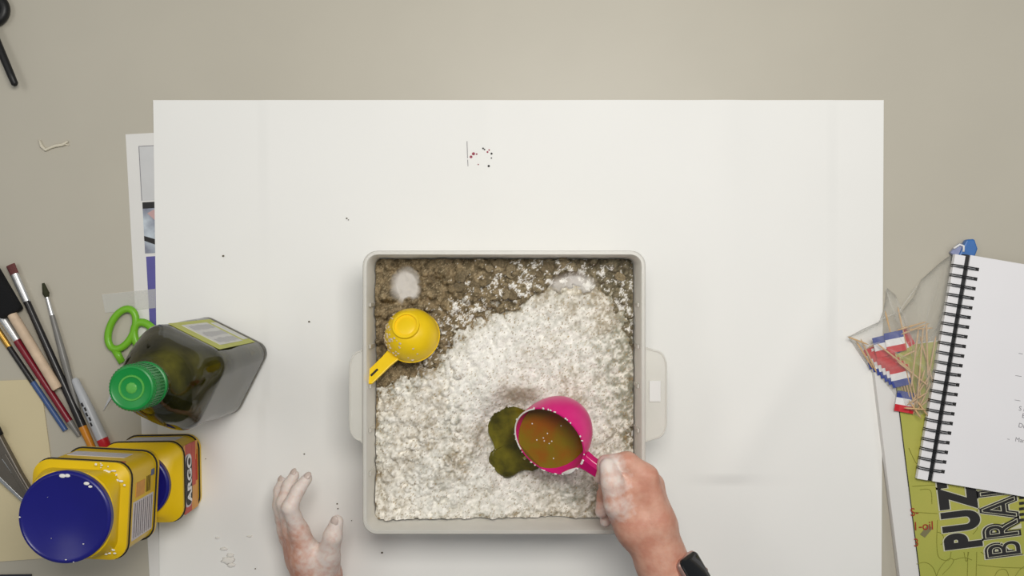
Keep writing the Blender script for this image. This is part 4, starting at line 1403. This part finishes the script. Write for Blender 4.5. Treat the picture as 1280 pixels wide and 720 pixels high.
for ax in range(3):
    E = np.concatenate(edges_out[ax])
    g, fl_p = E[:, :3], E[:, 3].astype(bool)
    u, v = [(1, 2), (2, 0), (0, 1)][ax]
    du, dv = np.zeros(3, int), np.zeros(3, int)
    du[u], dv[v] = 1, 1
    four = [g - du - dv, g - dv, g, g - du]
    ids = np.stack([(c[:, 0] * NG[1] + c[:, 1]) * NG[2] + c[:, 2] for c in four], 1)
    pos = np.clip(np.searchsorted(cid, ids), 0, len(cid) - 1)
    ok = (cid[pos] == ids).all(1)
    pos = pos[ok]
    fl_p = fl_p[ok]
    pos[~fl_p] = pos[~fl_p][:, ::-1]
    quads.append(pos)
Q = np.concatenate(quads)
# smooth a little
for _ in range(3):
    acc = np.zeros_like(cps)
    num = np.zeros(len(cps))
    for k in range(4):
        np.add.at(acc, Q[:, k], cps[Q[:, (k + 1) % 4]])
        np.add.at(num, Q[:, k], 1)
    cps = np.where(num[:, None] > 0, 0.4 * cps + 0.6 * acc / np.maximum(num, 1)[:, None], cps)

per = thing('person', 'person with floury hands tipping oil from a magenta cup', 'person', (0.01, -0.70, -0.75))
PO = np.array([0.01, -0.70, -0.75])
me = bpy.data.meshes.new('body')
me.vertices.add(len(cps))
me.vertices.foreach_set('co', (cps - PO).ravel())
me.loops.add(len(Q) * 4)
me.loops.foreach_set('vertex_index', Q.ravel())
me.polygons.add(len(Q))
me.polygons.foreach_set('loop_start', np.arange(len(Q)) * 4)
me.update(calc_edges=True)
me.validate()
me.polygons.foreach_set('use_smooth', [True] * len(me.polygons))
# how thickly each spot is dusted with flour
tips_l = [s[1] for ch in fingers[5:] for s in ch]
dl = np.min([np.linalg.norm(cps - t, axis=1) for t in tips_l], axis=0)
thumb_r = [fingers[0][1][0], fingers[0][1][1], fingers[0][2][1], fingers[1][1][1], fingers[1][2][1], fingers[3][2][1], fingers[4][2][1]]
dr = np.min([np.linalg.norm(cps - t, axis=1) - (0.002 if k_ < 3 else -0.004) for k_, t in enumerate(thumb_r)], axis=0)
dust = np.clip(1.12 - dl / 0.062, 0, 1)
dust = np.maximum(dust, np.clip(1.25 - dr / 0.022, 0, 1))
at_ = me.attributes.new('dust', 'FLOAT', 'POINT')
at_.data.foreach_set('value', dust.astype(np.float32))

sk = mat('skin', (214, 164, 142), 0.5, col2=(200, 140, 118), scale=70, bump=0.45, bscale=220)
nt = sk.node_tree
b = nt.nodes['Principled BSDF']
b.inputs['Subsurface Weight'].default_value = 0.12
b.inputs['Subsurface Radius'].default_value = (0.006, 0.003, 0.0015)
b.inputs['Subsurface Scale'].default_value = 0.5
old = b.inputs['Base Color'].links[0].from_socket
at = nt.nodes.new('ShaderNodeAttribute')
at.attribute_name = 'dust'
tc = nt.nodes.new('ShaderNodeTexCoord')
nz = nt.nodes.new('ShaderNodeTexNoise')
nz.inputs['Scale'].default_value = 130
nz.inputs['Detail'].default_value = 5
nt.links.new(tc.outputs['Object'], nz.inputs['Vector'])
ma_ = nt.nodes.new('ShaderNodeMath')
ma_.operation = 'ADD'
nt.links.new(at.outputs['Fac'], ma_.inputs[0])
nt.links.new(nz.outputs['Fac'], ma_.inputs[1])
mr = nt.nodes.new('ShaderNodeMapRange')
mr.inputs['From Min'].default_value = 0.85
mr.inputs['From Max'].default_value = 1.45
mr.inputs['To Max'].default_value = 0.88
nt.links.new(ma_.outputs[0], mr.inputs['Value'])
mx = nt.nodes.new('ShaderNodeMix')
mx.data_type = 'RGBA'
nt.links.new(mr.outputs['Result'], mx.inputs['Factor'])
nt.links.new(old, mx.inputs['A'])
mx.inputs['B'].default_value = (*lin((232, 222, 214)), 1)
nt.links.new(mx.outputs['Result'], b.inputs['Base Color'])
me.materials.append(sk)
body = bpy.data.objects.new('body', me)
COL.objects.link(body)
body.parent = per


def rel(p):
    return Vector(p) - Vector(PO)


# nails on the fingertips that show
def nail(tip, base, up, r):
    d = (Vector(tip) - Vector(base)).normalized()
    u = (Vector(up) - d * Vector(up).dot(d)).normalized()
    s = u.cross(d)
    c = rel(tip) + u * (r * 0.80) + d * (r * 0.25)
    R_ = Matrix((s, d, u)).transposed().to_4x4()
    return MB().ball((0, 0, 0), (r * 0.62, r * 0.85, r * 0.24), 2, M=Matrix.Translation(c) @ R_).build('fingernail', M['nail'], per, smooth=True)


for ch, up in ((fingers[5], (-0.3, 0.1, 1)), (fingers[6], (0.1, 0.6, 0.9)), (fingers[7], (-0.3, 0.5, 0.8)), (fingers[8], (-0.6, 0.3, 0.8))):
    nail(ch[-1][1], ch[-1][0], up, ch[-1][3])

# clothes and hair, beyond the picture's lower edge
sh = MB()


def ell(c, a, b_, n=28):
    c = rel(c)
    return [(c.x + a * math.cos(2 * PI * i / n), c.y + b_ * math.sin(2 * PI * i / n), c.z) for i in range(n)]


sh.loft([ell((0.01, -0.745, -0.18), 0.185, 0.125), ell((0.01, -0.735, -0.02), 0.175, 0.118), ell((0.01, -0.715, 0.16), 0.185, 0.118), ell((0.01, -0.70, 0.32), 0.205, 0.112),
         ell((0.01, -0.692, 0.42), 0.215, 0.09), ell((0.01, -0.69, 0.475), 0.15, 0.072), ell((0.01, -0.69, 0.505), 0.075, 0.062)])
for s_h, e_l in ((R_SH, R_EL), (L_SH, L_EL)):
    a, c = rel(s_h), rel(e_l)
    sh.tube([a + (a - c).normalized() * 0.03, a, a.lerp(c, 0.35), a.lerp(c, 0.72)], [0.045, 0.070, 0.064, 0.060], 20)
sh.build('shirt', M['shirt'], per, smooth=True, autos=True)
tr = MB()
tr.loft([ell((0.01, -0.745, -0.14), 0.178, 0.120), ell((0.01, -0.75, -0.26), 0.19, 0.125), ell((0.01, -0.75, -0.32), 0.185, 0.12)])
for sx in (-1, 1):
    tr.tube([rel((0.01 + sx * 0.095, -0.75, -0.26)), rel((0.01 + sx * 0.10, -0.745, -0.48)), rel((0.01 + sx * 0.10, -0.755, -0.70))], [0.092, 0.072, 0.060], 20)
tr.build('trousers', M['trouser'], per, smooth=True, autos=True)
for sx in (-1, 1):
    s_ = MB().loft([rr(0.045, 0.125, 0.043, 0.0, 6), rr(0.046, 0.128, 0.044, 0.02, 6), rr(0.040, 0.105, 0.038, 0.055, 6), rr(0.036, 0.05, 0.034, 0.085, 6)])
    o = s_.build('shoe', M['black'], per, smooth=True, autos=True)
    o.location = rel((0.01 + sx * 0.10, -0.715, -0.75))
hh = MB()
hp = rel(HD)
bm = bmesh.new()
bmesh.ops.create_icosphere(bm, subdivisions=4, radius=1.0)
hv = [(hp.x + v.co.x * 0.090, hp.y - 0.012 + v.co.y * 0.104, hp.z + 0.034 + v.co.z * 0.088) for v in bm.verts]
hf = [tuple(v.index for v in f.verts) for f in bm.faces if not (f.calc_center_median().y > 0.35 and f.calc_center_median().z < 0.42)]
bm.free()
hh.add(hv, hf)
hh.build('hair', M['hair'], per, smooth=True)
for sx in (-1, 1):
    MB().ball(rel(HD + Vector((sx * 0.031, 0.076, 0.012))), (0.012, 0.008, 0.009), 2).build('eye', M['flag_w'], per, smooth=True)
MB().ball(rel(HD + Vector((0, 0.074, -0.058))), (0.022, 0.008, 0.005), 2).build('mouth', mat('lips', (170, 92, 88), 0.5, var=0.1, scale=80), per, smooth=True)

# wrist watch on the right arm
d = (R_EL - RW).normalized()
lat = Vector((0, 0, 1)).cross(d).normalized()
if lat.x < 0:
    lat = -lat
upv = d.cross(lat).normalized()
if upv.z < 0:
    upv = -upv
wc = RW + Vector((0.016, -0.028, 0.003)) - d * 0.012
nrm = (lat * 0.74 + upv * 0.67).normalized()
sd = d.cross(nrm).normalized()
wt = thing('wristwatch', 'black square wristwatch on the arm holding the magenta cup', 'watch', wc)
WM = Matrix((sd, d, nrm)).transposed().to_4x4()
stp = []
NS = 40
for k in range(NS):
    a = 2 * PI * k / NS
    stp.append([sd * (math.cos(a) * r_) + nrm * (math.sin(a) * r_) + d * y for r_, y in ((0.0292, -0.011), (0.0318, -0.0105), (0.0318, 0.0105), (0.0292, 0.011))])
MB().loft(stp, close=True).build('strap', M['black'], wt, smooth=True, autos=True)
cm = Matrix.Translation(nrm * 0.0345) @ WM
MB().loft([rr(0.0165, 0.0185, 0.006, -0.005), rr(0.0180, 0.0200, 0.007, -0.003), rr(0.0180, 0.0200, 0.007, 0.002), rr(0.0168, 0.0188, 0.006, 0.0036)], M=cm).build('case', M['rose'], wt, smooth=True, autos=True)
MB().loft([rr(0.0166, 0.0186, 0.006, 0.0034), rr(0.0162, 0.0182, 0.006, 0.0052), rr(0.0135, 0.0155, 0.005, 0.0064)], M=cm).build('screen', M['screen'], wt, smooth=True, autos=True)
MB().lathe([(0.003, 0), (0.003, 0.0022), (0.0022, 0.0028)], 16, M=cm @ Matrix.Translation((-0.018, 0.006, 0)) @ Matrix.Rotation(-PI / 2, 4, 'Y')).build('crown', M['rose'], wt, smooth=True, autos=True)

# beads on the left wrist
br = thing('bead_bracelet', 'dark bead bracelet on the wrist of the empty hand', 'bracelet', LW + Vector((0, -0.004, 0)))
ld = (L_EL - LW).normalized()
l1_ = ld.cross(Vector((0, 0, 1))).normalized()
l2_ = l1_.cross(ld).normalized()
b0 = None
for k in range(26):
    a = 2 * PI * k / 26
    loc = l1_ * (0.0305 * math.cos(a)) + l2_ * (0.0305 * math.sin(a))
    if b0 is None:
        b0 = MB().ball((0, 0, 0), 0.0034, 2).build('bead', M['black'], br, smooth=True)
        b0.location = loc
    else:
        c = b0.copy()
        COL.objects.link(c)
        c.parent = br
        c.location = loc

# ------------------------------------------------------------------ crumbs and flour spilled on the white paper
rg = random.Random(5)
cm_ = MB()
spots = [(280, 320, 1.6), (387, 402, 1.5), (434, 273, 1.2), (436, 275, 0.8), (381, 567, 1.2), (422, 629, 1.2), (423, 635, 1.1), (478, 690, 1.6), (320, 710, 1.0), (440, 650, 0.8), (258, 573, 0.8)]
for px, py, r in spots:
    p = P(px, py)
    cm_.ball((p.x, p.y, 0.0033), (r * 0.001, r * 0.0008, r * 0.0008), 1)
tag(cm_.build('soil_crumbs', M['crumb']), 'tiny dark sand crumbs scattered over the white paper', 'crumbs', kind='stuff')
sp = MB()
for px, py, rx, ry in ((285, 700, 9, 5), (290, 706, 6, 3), (280, 686, 5, 2.2), (313, 670, 4, 1.5), (272, 672, 3, 1.5), (288, 694, 5, 3)):
    p = P(px, py)
    nn_ = 18
    o_ = [(p.x + rx * 0.001 * math.cos(2 * PI * i / nn_) * rg.uniform(0.7, 1.2), p.y + ry * 0.001 * math.sin(2 * PI * i / nn_) * rg.uniform(0.7, 1.2)) for i in range(nn_)]
    sp.loft([[(x, y, 0.0018) for x, y in o_], [(p.x + (x - p.x) * 0.8, p.y + (y - p.y) * 0.8, 0.0028) for x, y in o_], [(p.x + (x - p.x) * 0.3, p.y + (y - p.y) * 0.3, 0.0031) for x, y in o_]])
tag(sp.build('spilled_flour', M['flour'], smooth=True), 'small smears of spilled flour on the white paper by the empty hand', 'flour', kind='stuff')
